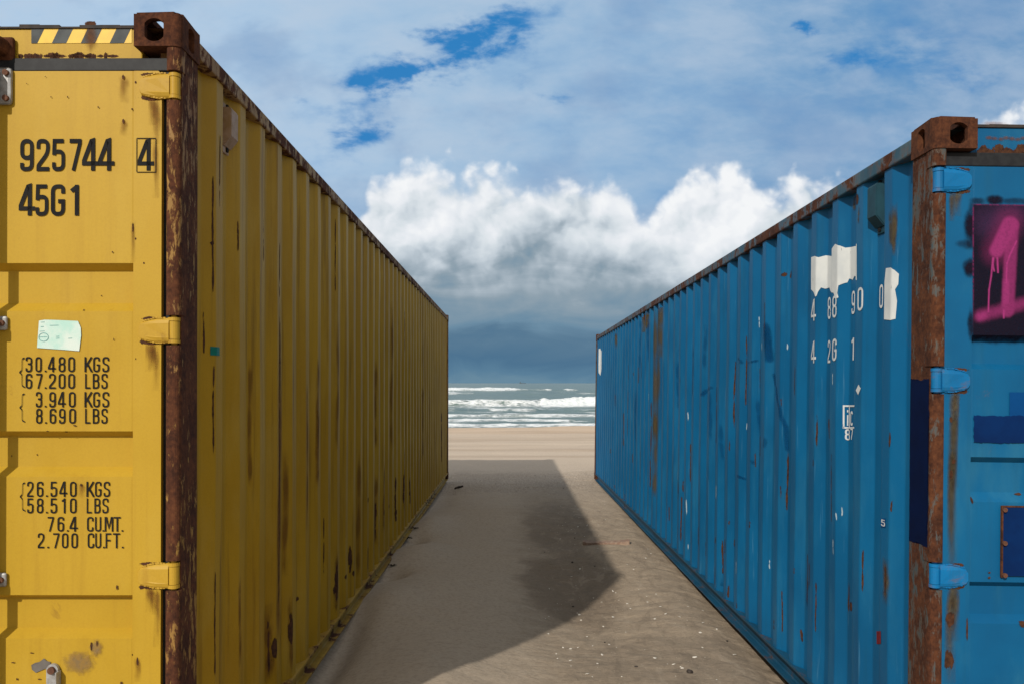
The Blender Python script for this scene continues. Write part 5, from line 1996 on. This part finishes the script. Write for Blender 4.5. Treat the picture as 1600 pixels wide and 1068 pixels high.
# dark stick by the yellow container's far corner
X, Y, z = on_sand(717, 764)
bm = bmesh.new()
prev = None
for i in range(9):
    t = i / 8
    c = Vector((-0.075 + 0.15 * t, 0.02 * math.sin(t * 5), 0.010 + 0.045 * t))
    r = 0.020 * (0.45 + 0.55 * math.sin(math.pi * (0.15 + 0.75 * t))) * (1 + 0.2 * math.sin(i * 2.1))
    ring = [bm.verts.new(c + Vector((0, r * math.cos(a), r * math.sin(a)))) for a in [2 * math.pi * j / 8 for j in range(8)]]
    if prev:
        for j in range(8):
            q_ = (j + 1) % 8
            bm.faces.new((prev[j], prev[q_], ring[q_], ring[j]))
    else:
        bm.faces.new(ring[::-1])
    prev = ring
bm.faces.new(prev)
o = finish('driftwood_stick', bm, M['wood_dark'], smooth_shade=True)
o.location = (X, Y, z + 0.006)
tag(o, 'short dark driftwood stick near the far corner of the yellow container', 'driftwood')


def weed(px, py, size, label, seed):
    X, Y, z = on_sand(px, py)
    rnd = random.Random(seed)
    bm = bmesh.new()
    for i in range(26):
        a = rnd.uniform(0, 6.28)
        l_ = size * rnd.uniform(0.4, 1.1)
        w_ = size * rnd.uniform(0.05, 0.12)
        prev = None
        for j in range(5):
            t = j / 4
            c = Vector((math.cos(a + t) * l_ * t, math.sin(a + t) * l_ * t * 0.7, size * (0.06 + 0.30 * math.sin(t * 2.6) * rnd.uniform(0.4, 1))))
            sd = Vector((-math.sin(a + t), math.cos(a + t), 0.3)) * w_ * (1 - 0.6 * t)
            ring = [bm.verts.new(c + sd), bm.verts.new(c - sd), bm.verts.new(c - Vector((0, 0, w_ * 0.6)))]
            if prev:
                for q in range(3):
                    r_ = (q + 1) % 3
                    bm.faces.new((prev[q], prev[r_], ring[r_], ring[q]))
            prev = ring
    o = finish('seaweed_clump', bm, M['weed'])
    o.location = (X, Y, z + 0.004)
    tag(o, label, 'seaweed', 'seaweed clumps under the yellow container')


weed(636, 842, 0.075, 'dark seaweed clump at the foot of the yellow side panel, in a sand hollow', 1)
weed(648, 826, 0.055, 'smaller dark seaweed clump further along the yellow bottom rail', 2)
weed(612, 884, 0.045, 'dark seaweed scrap under the nearer hollow of the yellow bottom rail', 3)

# ship on the horizon
bm = bmesh.new()
Ys = 6500.0
bm_prism(bm, [(-26, 0), (-24, 4.5), (-8, 4.2), (22, 4.2), (29, 6.0), (24, 0)], 'y', -5, 5)
hull = finish('cargo_ship', bm, M['ship'])
hull.location = ((816.5 - 797) / F * Ys, Ys, SEA + 0.5)
bm = bmesh.new()
bm_box(bm, -22, -10, -4, 4, 4.5, 10, 0.3)
bm_box(bm, -19, -13, -3, 3, 10, 13, 0.3)
finish('bridge_house', bm, M['ship'], hull)
bm = bmesh.new()
bm_cyl(bm, (2, 0, 11), (0, 0, 1), 0.8, 14, 10, 0.4)
bm_cyl(bm, (-15, 0, 16), (0, 0, 1), 0.6, 7, 10, 0.3)
finish('mast', bm, M['ship'], hull)
tag(hull, 'tiny grey ship far out on the horizon between the containers', 'ship')
